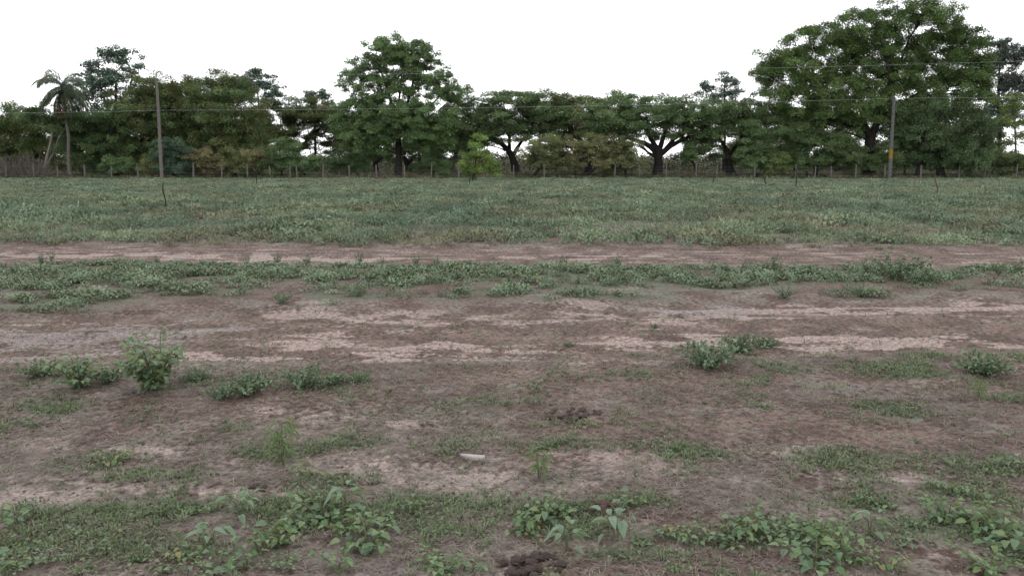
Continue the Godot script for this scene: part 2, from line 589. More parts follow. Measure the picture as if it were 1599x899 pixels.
# a weed whose leaves are too small to pick apart: stem and foliage
func bushy(called: String, label: String, category: String, group: String, high: float, wide: float, stems: int, count: int, ll: float, lw: float, sd: int, m: Material, conical := 0.3) -> Node3D:
	rng.seed = sd
	var root := thing(called, Vector3.ZERO, label, category, group)
	var v := PackedVector3Array()
	var n := PackedVector3Array()
	var ix := PackedInt32Array()
	var lv := PackedVector3Array()
	var li := PackedInt32Array()
	var lc := PackedColorArray()
	for s in stems:
		var a := TAU * s / stems + rng.randf_range(-0.6, 0.6)
		var out := wide * rng.randf_range(0.15, 0.95)
		var h := high * rng.randf_range(0.55, 1.0) * (1.0 - conical * out / wide)
		var side := Vector3(cos(a), 0, sin(a))
		var p := PackedVector3Array([Vector3(0, -0.02, 0), side * out * 0.5 + Vector3(0, h * 0.5, 0), side * out + Vector3(0, h, 0)])
		var sl := smooth_line(p, PackedFloat32Array([0.004, 0.003, 0.0015]), 3)
		tube(v, n, ix, sl[0], sl[1], 4)
		var line: PackedVector3Array = sl[0]
		for k in count:
			var f := clampf(rng.randf_range(0.2, 1.0), 0.0, 0.999) * (line.size() - 1)
			var b := line[int(f)].lerp(line[int(f) + 1], f - int(f)) + rand_dir() * ll * 0.4
			var dir := (rand_dir() + side * 0.4 + Vector3(0, 0.15, 0)).normalized()
			var sc := rng.randf_range(0.6, 1.2)
			diamond(lv, li, b, dir, (Vector3.UP + rand_dir() * 0.6).normalized(), ll * sc, lw * sc)
			var c := Color(0.125, 0.170, 0.098) * rng.randf_range(0.7, 1.25)
			for u in 4: lc.append(c)
	part("stem", mesh_of(v, ix, n), M.stem, root)
	var fo := part("foliage", mesh_of(lv, li, PackedVector3Array(), lc), m, root)
	fo.set_meta("kind", "stuff")
	return root
func again(o: Node3D, called: String, where: Vector3, turn: float, size: float, label := "", tall := 1.0) -> Node3D:
	var c := o
	if o.has_meta("placed"):
		c = o.duplicate()
		c.name = numbered(called)
		add_child(c)
	else:
		o.set_meta("placed", true)
	c.position = where
	c.rotation.y = turn
	c.scale = Vector3(size, size * tall, size)
	if not o.has_meta("shared"): o.set_meta("shared", o.get_meta("label"))
	c.set_meta("label", label if label else o.get_meta("shared"))
	return c
func tuft(blades: int, l: float, w: float, lean: float) -> ArrayMesh:
	var v := PackedVector3Array()
	var ix := PackedInt32Array()
	for i in blades:
		var a := rng.randf() * TAU
		var side := Vector3(cos(a), 0, sin(a))
		var k := rng.randf_range(0.5, 1.1) * l
		var u := rng.randf_range(0.3, 1.0) * lean
		var b := side * rng.randf() * l * 0.3
		var m := b + (side * u + Vector3.UP).normalized() * k * 0.55
		var t := m + (side * (u * 2.0 + 0.2) + Vector3.UP * 0.5).normalized() * k * 0.45
		var x := Vector3(-side.z, 0, side.x) * w * 0.5
		var n := v.size()
		v.append_array(PackedVector3Array([b - x, b + x, m + x * 0.8, m - x * 0.8, t]))
		ix.append_array(PackedInt32Array([n, n + 1, n + 2, n, n + 2, n + 3, n + 3, n + 2, n + 4]))
	return mesh_of(v, ix)
func clod(sd: int) -> ArrayMesh:
	rng.seed = sd
	var v := PackedVector3Array()
	var ix := PackedInt32Array()
	var no := FastNoiseLite.new()
	no.seed = sd
	no.frequency = 0.9
	var rings := 6
	var seg := 8
	for j in rings + 1:
		var th := PI * j / rings
		for i in seg:
			var ph := TAU * i / seg
			var p := Vector3(sin(th) * cos(ph), cos(th), sin(th) * sin(ph))
			v.append(p * (1.0 + 0.55 * no.get_noise_3dv(p * 1.6)) * Vector3(1.0, 0.7, 0.85))
	for j in rings:
		for i in seg:
			var a := j * seg + i
			var b := j * seg + (i + 1) % seg
			ix.append_array(PackedInt32Array([a, b, a + seg, b, b + seg, a + seg]))
	return mesh_of(v, ix)

func _ready() -> void:
	# ---- camera, sky, light, exposure
	var cam := Camera3D.new()
	cam.fov = rad_to_deg(2.0 * atan(449.5 / F))
	cam.position = Vector3(0, EYE, 0)
	cam.rotation_degrees = Vector3(-PITCH, 0, 0)
	cam.near = 0.1
	cam.far = 4000.0
	cam.name = "camera"
	add_child(cam)
	cam.current = true
	var env := Environment.new()
	var sky := Sky.new()
	var sm := ProceduralSkyMaterial.new()
	sm.sky_top_color = Color(0.93, 0.955, 1.0)
	sm.sky_horizon_color = Color(1.0, 1.0, 1.0)
	sm.sky_curve = 0.3
	sm.sky_energy_multiplier = 1.4
	sm.ground_bottom_color = Color(0.3, 0.3, 0.28)
	sm.ground_horizon_color = Color(0.85, 0.87, 0.9)
	sky.sky_material = sm
	env.background_mode = Environment.BG_SKY
	env.sky = sky
	env.tonemap_mode = Environment.TONE_MAPPER_LINEAR
	env.tonemap_exposure = 1.0
	env.sdfgi_enabled = true
	env.ssao_enabled = true
	env.ssil_enabled = true
	var we := WorldEnvironment.new()
	we.environment = env
	we.name = "environment"
	add_child(we)
	var sun := DirectionalLight3D.new()
	sun.light_energy = 0.25
	sun.light_angular_distance = 30.0
	sun.light_color = Color(1.0, 0.98, 0.95)
	sun.shadow_enabled = true
	sun.rotation_degrees = Vector3(-62, 35, 0)
	sun.name = "sun"
	add_child(sun)

	setup()
	build_ground()
	build_trees()
	build_fence_and_poles()
	build_field()
	build_weeds()
	build_litter()

func setup() -> void:
	n_low.frequency = 0.05
	n_mid.frequency = 0.6
	n_mid.seed = 3
	n_fine.frequency = 2.6
	n_fine.seed = 5
	n_fine.fractal_octaves = 3
	n_green.frequency = 0.55
	n_green.seed = 21
	n_green.fractal_octaves = 4
	n_tone.frequency = 0.16
	n_tone.seed = 33
	n_tone.fractal_octaves = 3
	rng.seed = 1
	M.bark = mat(lin(0.045, 0.038, 0.036), 0.95)
	grain(M.bark, Vector3(1.2, 0.35, 1.2), 0.03, 0.45, 1.0, 3.0)
	M.bark_grey = mat(lin(0.20, 0.175, 0.155), 0.95)
	grain(M.bark_grey, Vector3(1.2, 0.5, 1.2), 0.03, 0.5, 1.0, 2.0)
	M.bark_pale = mat(lin(0.30, 0.27, 0.25), 0.95)
	grain(M.bark_pale, Vector3(1.2, 0.5, 1.2), 0.03, 0.55, 1.0, 2.0)
	M.leaf_far = mat(Color.WHITE, 0.55, true, 0.5)
	M.palm = mat(lin(0.062, 0.084, 0.052), 0.5, false, 0.3)
	M.palm_old = mat(lin(0.12, 0.095, 0.055), 0.7, false, 0.2)
	M.red_fruit = mat(lin(0.15, 0.035, 0.025), 0.6)
	M.stem = mat(lin(0.09, 0.10, 0.05), 0.8)
	M.leaves = [mat(lin(0.098, 0.150, 0.076), 0.6, false, 0.4), mat(lin(0.082, 0.130, 0.076), 0.6, false, 0.4), mat(lin(0.12, 0.165, 0.078), 0.55, false, 0.45)]
	M.pale_leaves = [mat(lin(0.13, 0.185, 0.125), 0.6, false, 0.4), mat(lin(0.11, 0.165, 0.10), 0.6, false, 0.4)]
	M.dark_leaves = [mat(lin(0.06, 0.115, 0.042), 0.5, false, 0.45), mat(lin(0.075, 0.135, 0.05), 0.5, false, 0.45), mat(lin(0.16, 0.15, 0.06), 0.6, false, 0.4)]
	M.tint = mat(Color.WHITE, 0.7, true, 0.35)
	M.dry = mat(Color.WHITE, 0.95, true, 0.0, 0.2)
	M.dung = mat(lin(0.13, 0.095, 0.085), 0.95)
	grain(M.dung, Vector3(8, 8, 8), 0.05, 0.5, 1.1, 0.6)
	M.soil = mat(lin(0.15, 0.10, 0.085), 0.97)
	grain(M.soil, Vector3(8, 8, 8), 0.05, 0.55, 1.1, 0.5)
	M.cut_wood = mat(lin(0.42, 0.38, 0.37), 0.9)
	grain(M.cut_wood, Vector3(14, 14, 3), 0.03, 0.75, 1.0, 0.15)
	M.post = mat(lin(0.25, 0.23, 0.21), 0.95)
	grain(M.post, Vector3(2, 0.6, 2), 0.04, 0.45, 1.0, 1.0)
	M.concrete = mat(lin(0.165, 0.16, 0.16), 0.95)
	grain(M.concrete, Vector3(1.5, 0.7, 1.5), 0.03, 0.3, 1.3, 0.5)
	M.yellow = mat(lin(0.36, 0.21, 0.035), 0.8)
	grain(M.yellow, Vector3(1.5, 1.5, 1.5), 0.05, 0.6, 1.0, 0.3)
	M.wire = mat(lin(0.32, 0.32, 0.33), 0.6)
	M.steel = mat(lin(0.2, 0.2, 0.2), 0.6)
	sprays = {"broad": spray(26, 0.38, 0.165, 0.105, 0.75), "fine": spray(34, 0.42, 0.16, 0.085, 0.5, 0.5), "airy": spray(16, 0.34, 0.19, 0.12, 0.8), "small": spray(24, 0.3, 0.13, 0.08, 0.8)}
	for i in 4: leaf_meshes.append(ovate(1.0, 1.0, rng.randf_range(0.15, 0.5), rng.randf_range(0.15, 0.4)))
	for i in 4: leaf_meshes.append(ovate(1.0, 1.0, rng.randf_range(0.3, 0.7), rng.randf_range(0.2, 0.4)))

func build_ground() -> void:
	for a in [[650, 487, 90, 9], [460, 483, 60, 8], [330, 547, 70, 6], [500, 520, 60, 12], [690, 530, 60, 8], [1250, 479, 170, 5], [1540, 474, 70, 5], [1080, 487, 120, 8, 0.8], [1050, 524, 110, 12], [1350, 527, 200, 9], [1520, 531, 70, 6, 0.8], [970, 560, 120, 8, 0.55], [620, 548, 120, 8, 0.6],
		[960, 712, 110, 20], [1010, 735, 90, 12], [870, 700, 40, 10], [700, 750, 60, 6], [760, 740, 60, 8], [60, 690, 60, 14, 0.7], [200, 660, 70, 10, 0.7], [240, 700, 80, 10, 0.8], [440, 640, 60, 10, 0.7], [520, 650, 90, 10, 0.8], [640, 655, 70, 8, 0.75], [480, 690, 40, 6, 0.7], [600, 722, 60, 9, 0.6],
		[100, 770, 120, 14, 0.7], [250, 765, 110, 9, 0.8], [1220, 700, 60, 8, 0.7], [1250, 740, 80, 9, 0.7], [1130, 745, 60, 7, 0.7], [1440, 738, 60, 8], [1490, 725, 60, 6, 0.8], [1500, 597, 90, 6, 0.6], [1570, 605, 50, 6, 0.6], [200, 395, 200, 5, 0.7], [500, 400, 180, 4, 0.7], [1300, 412, 60, 3, 0.7], [900, 398, 150, 4, 0.4]]:
		stamp("sand", a[0], a[1], a[2], a[3], a[4] if a.size() > 4 else 1.0)
	for a in [[600, 515, 70, 9, 0.9], [850, 512, 110, 9, 0.9], [1420, 500, 160, 9, 0.9], [1150, 500, 90, 5, 0.5], [350, 525, 90, 8, 0.6], [740, 580, 120, 14], [1050, 590, 150, 18, 0.8], [1000, 655, 200, 14], [1400, 680, 160, 14], [1250, 650, 120, 14, 0.8], [900, 680, 60, 8, 0.6], [640, 600, 120, 10, 0.6], [300, 620, 130, 8, 0.5], [1130, 810, 90, 10, 0.7], [1300, 860, 150, 12, 0.6], [700, 870, 60, 14, 0.7], [860, 880, 80, 14, 0.7]]:
		stamp("dark", a[0], a[1], a[2], a[3], a[4] if a.size() > 4 else 1.0)
	for a in [[140, 518, 190, 22], [60, 545, 90, 12, 0.7], [330, 505, 100, 8, 0.8], [1090, 480, 120, 8, 0.9], [1450, 620, 100, 12, 0.7], [1330, 605, 90, 9, 0.7], [1150, 770, 130, 20, 0.8], [650, 830, 120, 20, 0.7], [600, 880, 150, 15, 0.8], [430, 740, 70, 10, 0.8], [1300, 410, 50, 3, 0.7], [1100, 640, 120, 8, 0.5]]:
		stamp("grey", a[0], a[1], a[2], a[3], a[4] if a.size() > 4 else 1.0)
	for a in [[1000, 546, 65, 7], [1400, 578, 75, 16], [1440, 550, 50, 12, 0.8], [1190, 588, 18, 8], [1220, 572, 40, 8, 0.8], [1410, 640, 50, 12], [1370, 630, 40, 6, 0.8], [900, 690, 90, 12, 0.8], [1080, 700, 70, 16, 0.9], [1340, 715, 100, 16, 0.9], [1540, 720, 70, 16], [1540, 770, 80, 25, 0.9], [1570, 620, 40, 6], [60, 630, 70, 12, 0.8], [30, 660, 40, 10, 0.7], [180, 715, 70, 10, 0.8], [230, 740, 80, 12, 0.8], [130, 730, 60, 8, 0.6], [560, 685, 60, 9], [430, 700, 80, 12], [520, 745, 90, 12, 0.8], [300, 785, 90, 12], [160, 800, 180, 12, 0.9], [60, 840, 120, 30, 0.9], [220, 850, 160, 25, 0.8], [450, 780, 120, 14], [560, 800, 160, 22], [700, 785, 150, 16], [860, 790, 120, 14], [1000, 782, 70, 12], [700, 825, 80, 14], [910, 820, 70, 12, 0.9], [980, 860, 90, 14, 0.8], [700, 885, 60, 10, 0.8], [1200, 830, 200, 20, 0.7], [1500, 820, 120, 30, 0.8], [1360, 775, 60, 10, 0.8], [800, 625, 90, 5, 0.5], [880, 660, 60, 6, 0.8], [960, 585, 60, 8, 0.4], [650, 640, 60, 6, 0.4], [850, 745, 60, 8, 0.6],
		[120, 430, 230, 32], [80, 470, 120, 14], [260, 445, 150, 18, 0.9], [500, 425, 260, 16], [750, 425, 280, 16], [950, 435, 220, 22], [1200, 432, 160, 18], [1400, 430, 160, 20], [620, 450, 200, 12, 0.6], [1000, 455, 160, 10, 0.7], [1590, 425, 60, 14], [130, 462, 100, 10], [560, 458, 90, 9, 0.8], [760, 455, 110, 10, 0.9], [950, 460, 120, 8, 0.8], [1100, 450, 80, 8, 0.8], [330, 458, 90, 10, 0.8], [1330, 456, 80, 7, 0.7], [1480, 448, 80, 8, 0.7]]:
		stamp("green", a[0], a[1], a[2], a[3], a[4] if a.size() > 4 else 1.0)
	var near_m := ground_material(ground_texture(-8.0, 0.0, 1.0 / 128, 2048, 1024), 1.2)
	var mid_m := ground_material(ground_texture(-16.0, 8.0, 1.0 / 64, 2048, 1024), 2.0)
	var far_m := mat(lin(0.095, 0.09, 0.055), 0.97, false, 0.0, 0.2)
	grain(far_m, Vector3(0.35, 0.35, 0.35), 0.02, 0.6, 1.05, 1.0)
	var near := []
	var mid := []
	for z in 3:
		if z < 2: near.append(grid(-8, 8, 0, 8, 360, 180, -8, 0, 16, 8, z))
		mid.append(grid(-16, 16, 8, 24, 360, 200, -16, 8, 32, 16, z))
	var gm := [near[0], mid[0]]
	var gmat := [near_m, mid_m]
	for s in [[-40.0, -8.0, 0.0, 8.0, 64, 24, -8.0, 0.0, 16.0, 8.0, near_m], [8.0, 40.0, 0.0, 8.0, 64, 24, -8.0, 0.0, 16.0, 8.0, near_m], [-48.0, -16.0, 8.0, 24.0, 64, 40, -16.0, 8.0, 32.0, 16.0, mid_m], [16.0, 48.0, 8.0, 24.0, 64, 40, -16.0, 8.0, 32.0, 16.0, mid_m]]:
		gm.append(grid(s[0], s[1], s[2], s[3], s[4], s[5], s[6], s[7], s[8], s[9]))
		gmat.append(s[10])
	for s in [[-110.0, 110.0, 24.0, 130.0, 220, 106], [-2400.0, 2400.0, 130.0, 3200.0, 60, 40], [-2400.0, -110.0, 24.0, 130.0, 30, 8], [110.0, 2400.0, 24.0, 130.0, 30, 8], [-400.0, 400.0, -300.0, 0.0, 40, 20], [-400.0, -40.0, 0.0, 8.0, 20, 2], [40.0, 400.0, 0.0, 8.0, 20, 2], [-400.0, -48.0, 8.0, 24.0, 20, 3], [48.0, 400.0, 8.0, 24.0, 20, 3]]:
		gm.append(grid(s[0], s[1], s[2], s[3], s[4], s[5], 0, 0, 10, 10))
		gmat.append(far_m)
	set_ground("ground", gm, gmat)
	set_ground("dirt_track", [near[1], mid[1]], [near_m, mid_m])
	set_ground("dirt_track", [mid[2]], [mid_m])

func build_trees() -> void:
	var deep := Color(0.046, 0.068, 0.031)
	var mid := Color(0.052, 0.080, 0.032)
	var olive := Color(0.075, 0.082, 0.034)
	var brown := Color(0.105, 0.088, 0.045)
	var fresh := Color(0.085, 0.135, 0.030)
	var blue := Color(0.038, 0.062, 0.042)
	palm()
	tree("pale_trunk_tree", "slender tree with two pale leaning stems beside the coconut palm", 85.0, 66, [[[66, 277, 0.17], [71, 252, 0.14], [79, 218, 0.12], [83, 192, 0.08]], [[69, 262, 0.1], [80, 236, 0.09], [93, 214, 0.06], [100, 196, 0.04]]],
		[[60, 184, 35, 10], [95, 190, 40, 10], [120, 180, 30, 10], [80, 174, 36, 8]], {"bark": "bark_pale", "col": mid, "dens": 0.75, "flat": 0.4, "spray": "fine"})
	tree("broadleaf_tree", "low leafy tree behind the grey dry brush", 90.0, 12, [[[12, 275, 0.25], [14, 245, 0.2], [16, 215, 0.14], [18, 190, 0.1]]],
		[[20, 183, 48, 16], [5, 205, 45, 24], [48, 212, 34, 24], [15, 232, 45, 18], [55, 240, 26, 14]], {"col": mid, "col2": olive})
	tree("airy_tree", "tall open tree with see-through crown behind the palm", 94.0, 172, [[[172, 275, 0.25], [177, 220, 0.2], [180, 170, 0.15], [180, 130, 0.1]], [[179, 175, 0.1], [195, 140, 0.08], [206, 112, 0.05]], [[178, 190, 0.1], [160, 150, 0.08], [150, 120, 0.05]]],
		[[172, 86, 34, 13], [188, 80, 22, 6], [140, 100, 14, 8], [205, 108, 26, 16], [152, 118, 26, 16], [190, 128, 36, 16], [160, 146, 34, 18], [205, 150, 30, 16], [132, 140, 20, 14], [180, 168, 44, 16]], {"col": blue, "dens": 0.42, "spray": "airy", "clump": 0.85, "per": 10, "size": 1.1, "branch": 0.8, "thick": 0.05})
	tree("spreading_tree", "dark tree with layered boughs right behind the palm trunk", 88.0, 160, [[[160, 276, 0.3], [158, 250, 0.24], [150, 220, 0.16], [140, 195, 0.1]], [[158, 245, 0.18], [172, 215, 0.12], [180, 195, 0.08]]],
		[[130, 192, 42, 10], [165, 186, 40, 12], [120, 214, 38, 12], [160, 215, 48, 14], [130, 238, 40, 13], [172, 240, 40, 22], [190, 262, 26, 12], [150, 258, 30, 14]], {"col": deep, "col2": mid, "flat": 0.4, "dens": 1.1})
	tree("olive_tree", "olive green tree directly behind the leaning wooden pole", 90.0, 218, [[[218, 276, 0.28], [220, 240, 0.22], [222, 200, 0.16], [226, 165, 0.1]]],
		[[238, 136, 34, 15], [208, 160, 36, 20], [248, 160, 36, 20], [225, 185, 48, 20], [200, 208, 40, 22], [246, 212, 38, 24], [222, 238, 42, 20], [205, 260, 34, 12], [250, 258, 24, 12]], {"col": olive, "col2": mid, "dens": 1.0})
	tree("broadleaf_tree", "broad tree with a lumpy top between wooden pole and thin-stemmed tree", 91.0, 292, [[[292, 276, 0.28], [292, 240, 0.22], [290, 200, 0.17], [288, 160, 0.1]]],
		[[300, 132, 26, 12], [278, 142, 26, 14], [264, 162, 36, 20], [305, 160, 38, 22], [285, 188, 50, 22], [262, 212, 38, 20], [310, 212, 42, 24]], {"col": mid, "col2": olive, "dens": 0.95})
	tree("olive_tree", "yellowish olive tree left of the thin-stemmed airy tree", 89.0, 352, [[[352, 276, 0.28], [350, 240, 0.2], [350, 200, 0.16], [352, 160, 0.1]]],
		[[340, 130, 30, 12], [362, 142, 36, 18], [335, 158, 36, 22], [378, 172, 40, 24], [345, 190, 48, 24], [390, 205, 38, 26], [340, 222, 48, 20], [380, 236, 36, 18]], {"col": olive, "col2": mid, "dens": 1.0})
	tree("airy_tree", "thin tree with bare pale stem and loose dark tufts on top", 93.0, 402, [[[402, 276, 0.15], [404, 220, 0.12], [404, 170, 0.1], [400, 130, 0.06]]],
		[[388, 122, 16, 8], [404, 118, 14, 8], [418, 130, 16, 9], [398, 140, 28, 10], [424, 146, 16, 8], [376, 130, 14, 8]], {"bark": "bark_grey", "col": blue, "dens": 0.6, "spray": "airy", "clump": 0.75, "per": 10, "branch": 0.9, "thick": 0.04})
	tree("rain_tree", "gappy flat-layered tree between airy tree and tall round tree", 100.0, 472, [[[474, 276, 0.35], [464, 245, 0.3], [452, 222, 0.22], [440, 200, 0.12]], [[462, 240, 0.2], [485, 212, 0.14], [505, 195, 0.1]]],
		[[440, 162, 32, 9], [478, 166, 40, 9], [512, 172, 32, 9], [455, 184, 40, 8], [500, 188, 42, 8], [470, 204, 44, 7], [515, 210, 36, 8], [440, 215, 32, 8], [535, 195, 26, 10], [520, 230, 30, 7], [460, 225, 34, 7, 0.8], [500, 222, 36, 8, 0.8], [530, 212, 26, 9], [480, 178, 50, 12], [430, 196, 30, 14]], {"col": olive, "col2": deep, "flat": 0.3, "dens": 0.85, "spray": "fine", "branch": 0.8, "thick": 0.07})
	tree("airy_tree", "small open tree top showing above the gappy layered tree", 104.0, 492, [[[492, 276, 0.18], [492, 220, 0.14], [490, 170, 0.08]]],
		[[476, 158, 18, 6], [490, 148, 16, 6], [505, 146, 12, 5], [500, 160, 18, 6]], {"col": blue, "dens": 0.45, "spray": "airy", "clump": 0.7, "per": 10, "branch": 0.9, "thick": 0.04})
	tree("round_crowned_tree", "tall round-crowned tree with airy top and dark forked trunk, tallest in mid row", 85.0, 621, [[[621, 277, 0.42], [622, 250, 0.34], [622, 222, 0.3], [621, 205, 0.24]], [[621, 210, 0.2], [612, 175, 0.17], [600, 135, 0.12], [588, 98, 0.06]], [[622, 212, 0.2], [632, 172, 0.17], [646, 128, 0.12], [655, 95, 0.06]], [[621, 224, 0.2], [606, 204, 0.16], [580, 180, 0.1], [560, 165, 0.06]], [[622, 215, 0.16], [655, 180, 0.12], [685, 150, 0.07]], [[620, 185, 0.14], [622, 130, 0.1], [625, 80, 0.05]]],
		[[600, 84, 34, 15, 0.5], [706, 142, 16, 12, 0.5], [620, 72, 40, 10, 0.5], [636, 78, 34, 14, 0.5], [570, 104, 28, 16, 0.5], [612, 106, 38, 18, 0.5], [655, 100, 36, 18, 0.5], [684, 122, 26, 18, 0.5], [556, 130, 22, 14, 0.5], [595, 134, 34, 18, 0.5], [645, 136, 40, 18, 0.5], [694, 150, 22, 14, 0.5], [590, 162, 40, 16, 0.5], [640, 166, 40, 14, 0.5], [560, 184, 38, 22], [604, 192, 42, 20], [652, 192, 46, 22], [542, 206, 24, 16], [580, 215, 36, 16], [668, 215, 34, 16], [692, 190, 26, 16]], {"col": mid, "col2": Color(0.062, 0.098, 0.036), "dens": 0.75, "tall": 1.2, "flat": 0.8, "spray": "small", "clump": 0.62, "per": 15, "size": 1.05, "branch": 0.6})
	tree("low_tree", "low tree with a short dark trunk left of the tall round tree", 98.0, 586, [[[586, 276, 0.35], [586, 258, 0.32], [582, 244, 0.2]], [[586, 256, 0.2], [598, 244, 0.12]]],
		[[560, 236, 32, 12], [600, 238, 32, 11], [578, 226, 36, 10], [545, 250, 24, 16]], {"col": mid, "dens": 0.7})
	tree("low_tree", "low tree with a short dark trunk right of the tall round tree", 97.0, 638, [[[638, 276, 0.38], [637, 258, 0.34], [630, 244, 0.2]], [[637, 256, 0.2], [650, 240, 0.12]]],
		[[655, 234, 34, 10], [690, 226, 32, 12], [668, 250, 26, 9], [640, 226, 26, 9]], {"col": mid, "col2": deep, "dens": 0.75})
	tree("twiggy_tree", "thinly leaved twiggy tree between tall round tree and layered trees", 92.0, 708, [[[708, 276, 0.3], [712, 240, 0.22], [722, 200, 0.15], [734, 160, 0.08]], [[714, 230, 0.14], [700, 200, 0.1]]],
		[[740, 150, 20, 10], [716, 164, 24, 10], [735, 178, 28, 12], [712, 194, 36, 16], [736, 206, 30, 14], [702, 222, 36, 14], [735, 232, 26, 12], [690, 245, 26, 14]], {"bark": "bark_grey", "col": deep, "col2": mid, "dens": 0.65, "spray": "small", "branch": 0.9, "thick": 0.05})
	var layered := {"col": Color(0.066, 0.092, 0.042), "col2": mid, "flat": 0.28, "dens": 1.0, "spray": "fine", "clump": 1.25, "branch": 0.75, "thick": 0.09, "deep": 1.0}
	tree("rain_tree", "flat-topped layered tree whose dark trunk leans left behind the bright green sapling", 92.0, 804, [[[806, 276, 0.5], [803, 256, 0.45], [796, 238, 0.36], [780, 222, 0.26], [758, 210, 0.15]], [[800, 244, 0.25], [815, 220, 0.18], [830, 205, 0.1]], [[795, 236, 0.25], [795, 210, 0.16], [790, 185, 0.1]]],
		[[786, 156, 40, 9], [756, 166, 38, 9], [822, 158, 42, 9], [790, 178, 48, 9], [745, 186, 36, 11], [835, 178, 46, 10], [770, 200, 40, 9], [812, 202, 46, 10], [740, 206, 30, 11], [760, 216, 34, 9], [835, 214, 36, 8, 0.8], [800, 212, 30, 7, 0.8], [735, 226, 26, 9], [800, 190, 60, 14]], layered)
	var l2 := layered.duplicate()
	l2.col = Color(0.088, 0.092, 0.042)
	tree("rain_tree", "olive flat-topped layered tree behind the brownish thicket", 94.0, 918, [[[916, 276, 0.45], [920, 250, 0.4], [914, 228, 0.3], [900, 212, 0.16]], [[918, 240, 0.26], [935, 215, 0.18], [950, 200, 0.1]], [[916, 232, 0.2], [885, 214, 0.14], [860, 206, 0.08]]],
		[[868, 156, 40, 8], [908, 160, 42, 9], [846, 174, 34, 10], [890, 178, 46, 12], [930, 178, 36, 12], [866, 196, 40, 12], [910, 200, 44, 12], [944, 200, 34, 12], [880, 212, 40, 8], [930, 214, 40, 7, 0.7], [900, 188, 60, 16]], l2)
	tree("rain_tree", "spreading tree with thick dark trunk forking into bare limbs against the sky", 86.0, 1026, [[[1026, 277, 0.52], [1028, 258, 0.46], [1028, 240, 0.5], [1027, 230, 0.4]], [[1026, 238, 0.36], [1012, 226, 0.28], [992, 218, 0.2], [960, 210, 0.12], [940, 204, 0.06]], [[1026, 232, 0.3], [1018, 216, 0.24], [1008, 198, 0.16], [998, 182, 0.08]], [[1030, 234, 0.3], [1036, 214, 0.24], [1042, 196, 0.16], [1046, 180, 0.08]], [[1032, 240, 0.34], [1048, 228, 0.26], [1072, 216, 0.2], [1098, 208, 0.1]], [[1040, 232, 0.22], [1058, 214, 0.18], [1080, 203, 0.1]], [[1024, 244, 0.22], [1012, 238, 0.14], [1004, 228, 0.08]]],
		[[990, 150, 46, 7], [1024, 160, 52, 8], [960, 164, 40, 8], [1056, 172, 46, 9], [1000, 178, 56, 8], [955, 184, 40, 8], [1050, 188, 52, 9], [1088, 182, 44, 12], [990, 196, 44, 8], [1100, 200, 32, 9], [940, 204, 28, 9], [960, 214, 34, 9], [1000, 210, 30, 6, 0.9], [960, 226, 28, 7, 0.8], [1090, 212, 34, 8], [1040, 206, 40, 6, 0.8], [1075, 222, 22, 4, 0.5], [1062, 200, 34, 7, 0.7], [1020, 186, 60, 12]], layered)
	tree("rain_tree", "dense layered tree with dark flared trunk next to the big tree's left side", 87.0, 1141, [[[1143, 277, 0.5], [1139, 258, 0.4], [1137, 240, 0.36], [1130, 225, 0.2], [1120, 210, 0.1]], [[1138, 242, 0.24], [1152, 226, 0.18], [1162, 208, 0.1]]],
		[[1128, 168, 46, 9], [1106, 180, 38, 11], [1160, 176, 40, 11], [1136, 190, 50, 10], [1108, 206, 34, 10], [1168, 200, 36, 14], [1104, 226, 24, 12], [1172, 226, 28, 16], [1118, 240, 18, 9], [1140, 212, 40, 10, 0.6], [1160, 244, 22, 10], [1130, 176, 50, 14]], layered)
	tree("airy_tree", "open crown of loose tufts rising above the layered trees", 100.0, 1130, [[[1130, 276, 0.2], [1132, 220, 0.16], [1132, 170, 0.12], [1132, 130, 0.06]]],
		[[1132, 122, 13, 8], [1146, 134, 18, 10], [1112, 138, 16, 9], [1156, 150, 18, 8], [1098, 134, 7, 6], [1130, 152, 30, 9], [1092, 148, 8, 5]], {"col": blue, "dens": 0.4, "spray": "airy", "clump": 0.7, "per": 9, "branch": 0.9, "thick": 0.04})
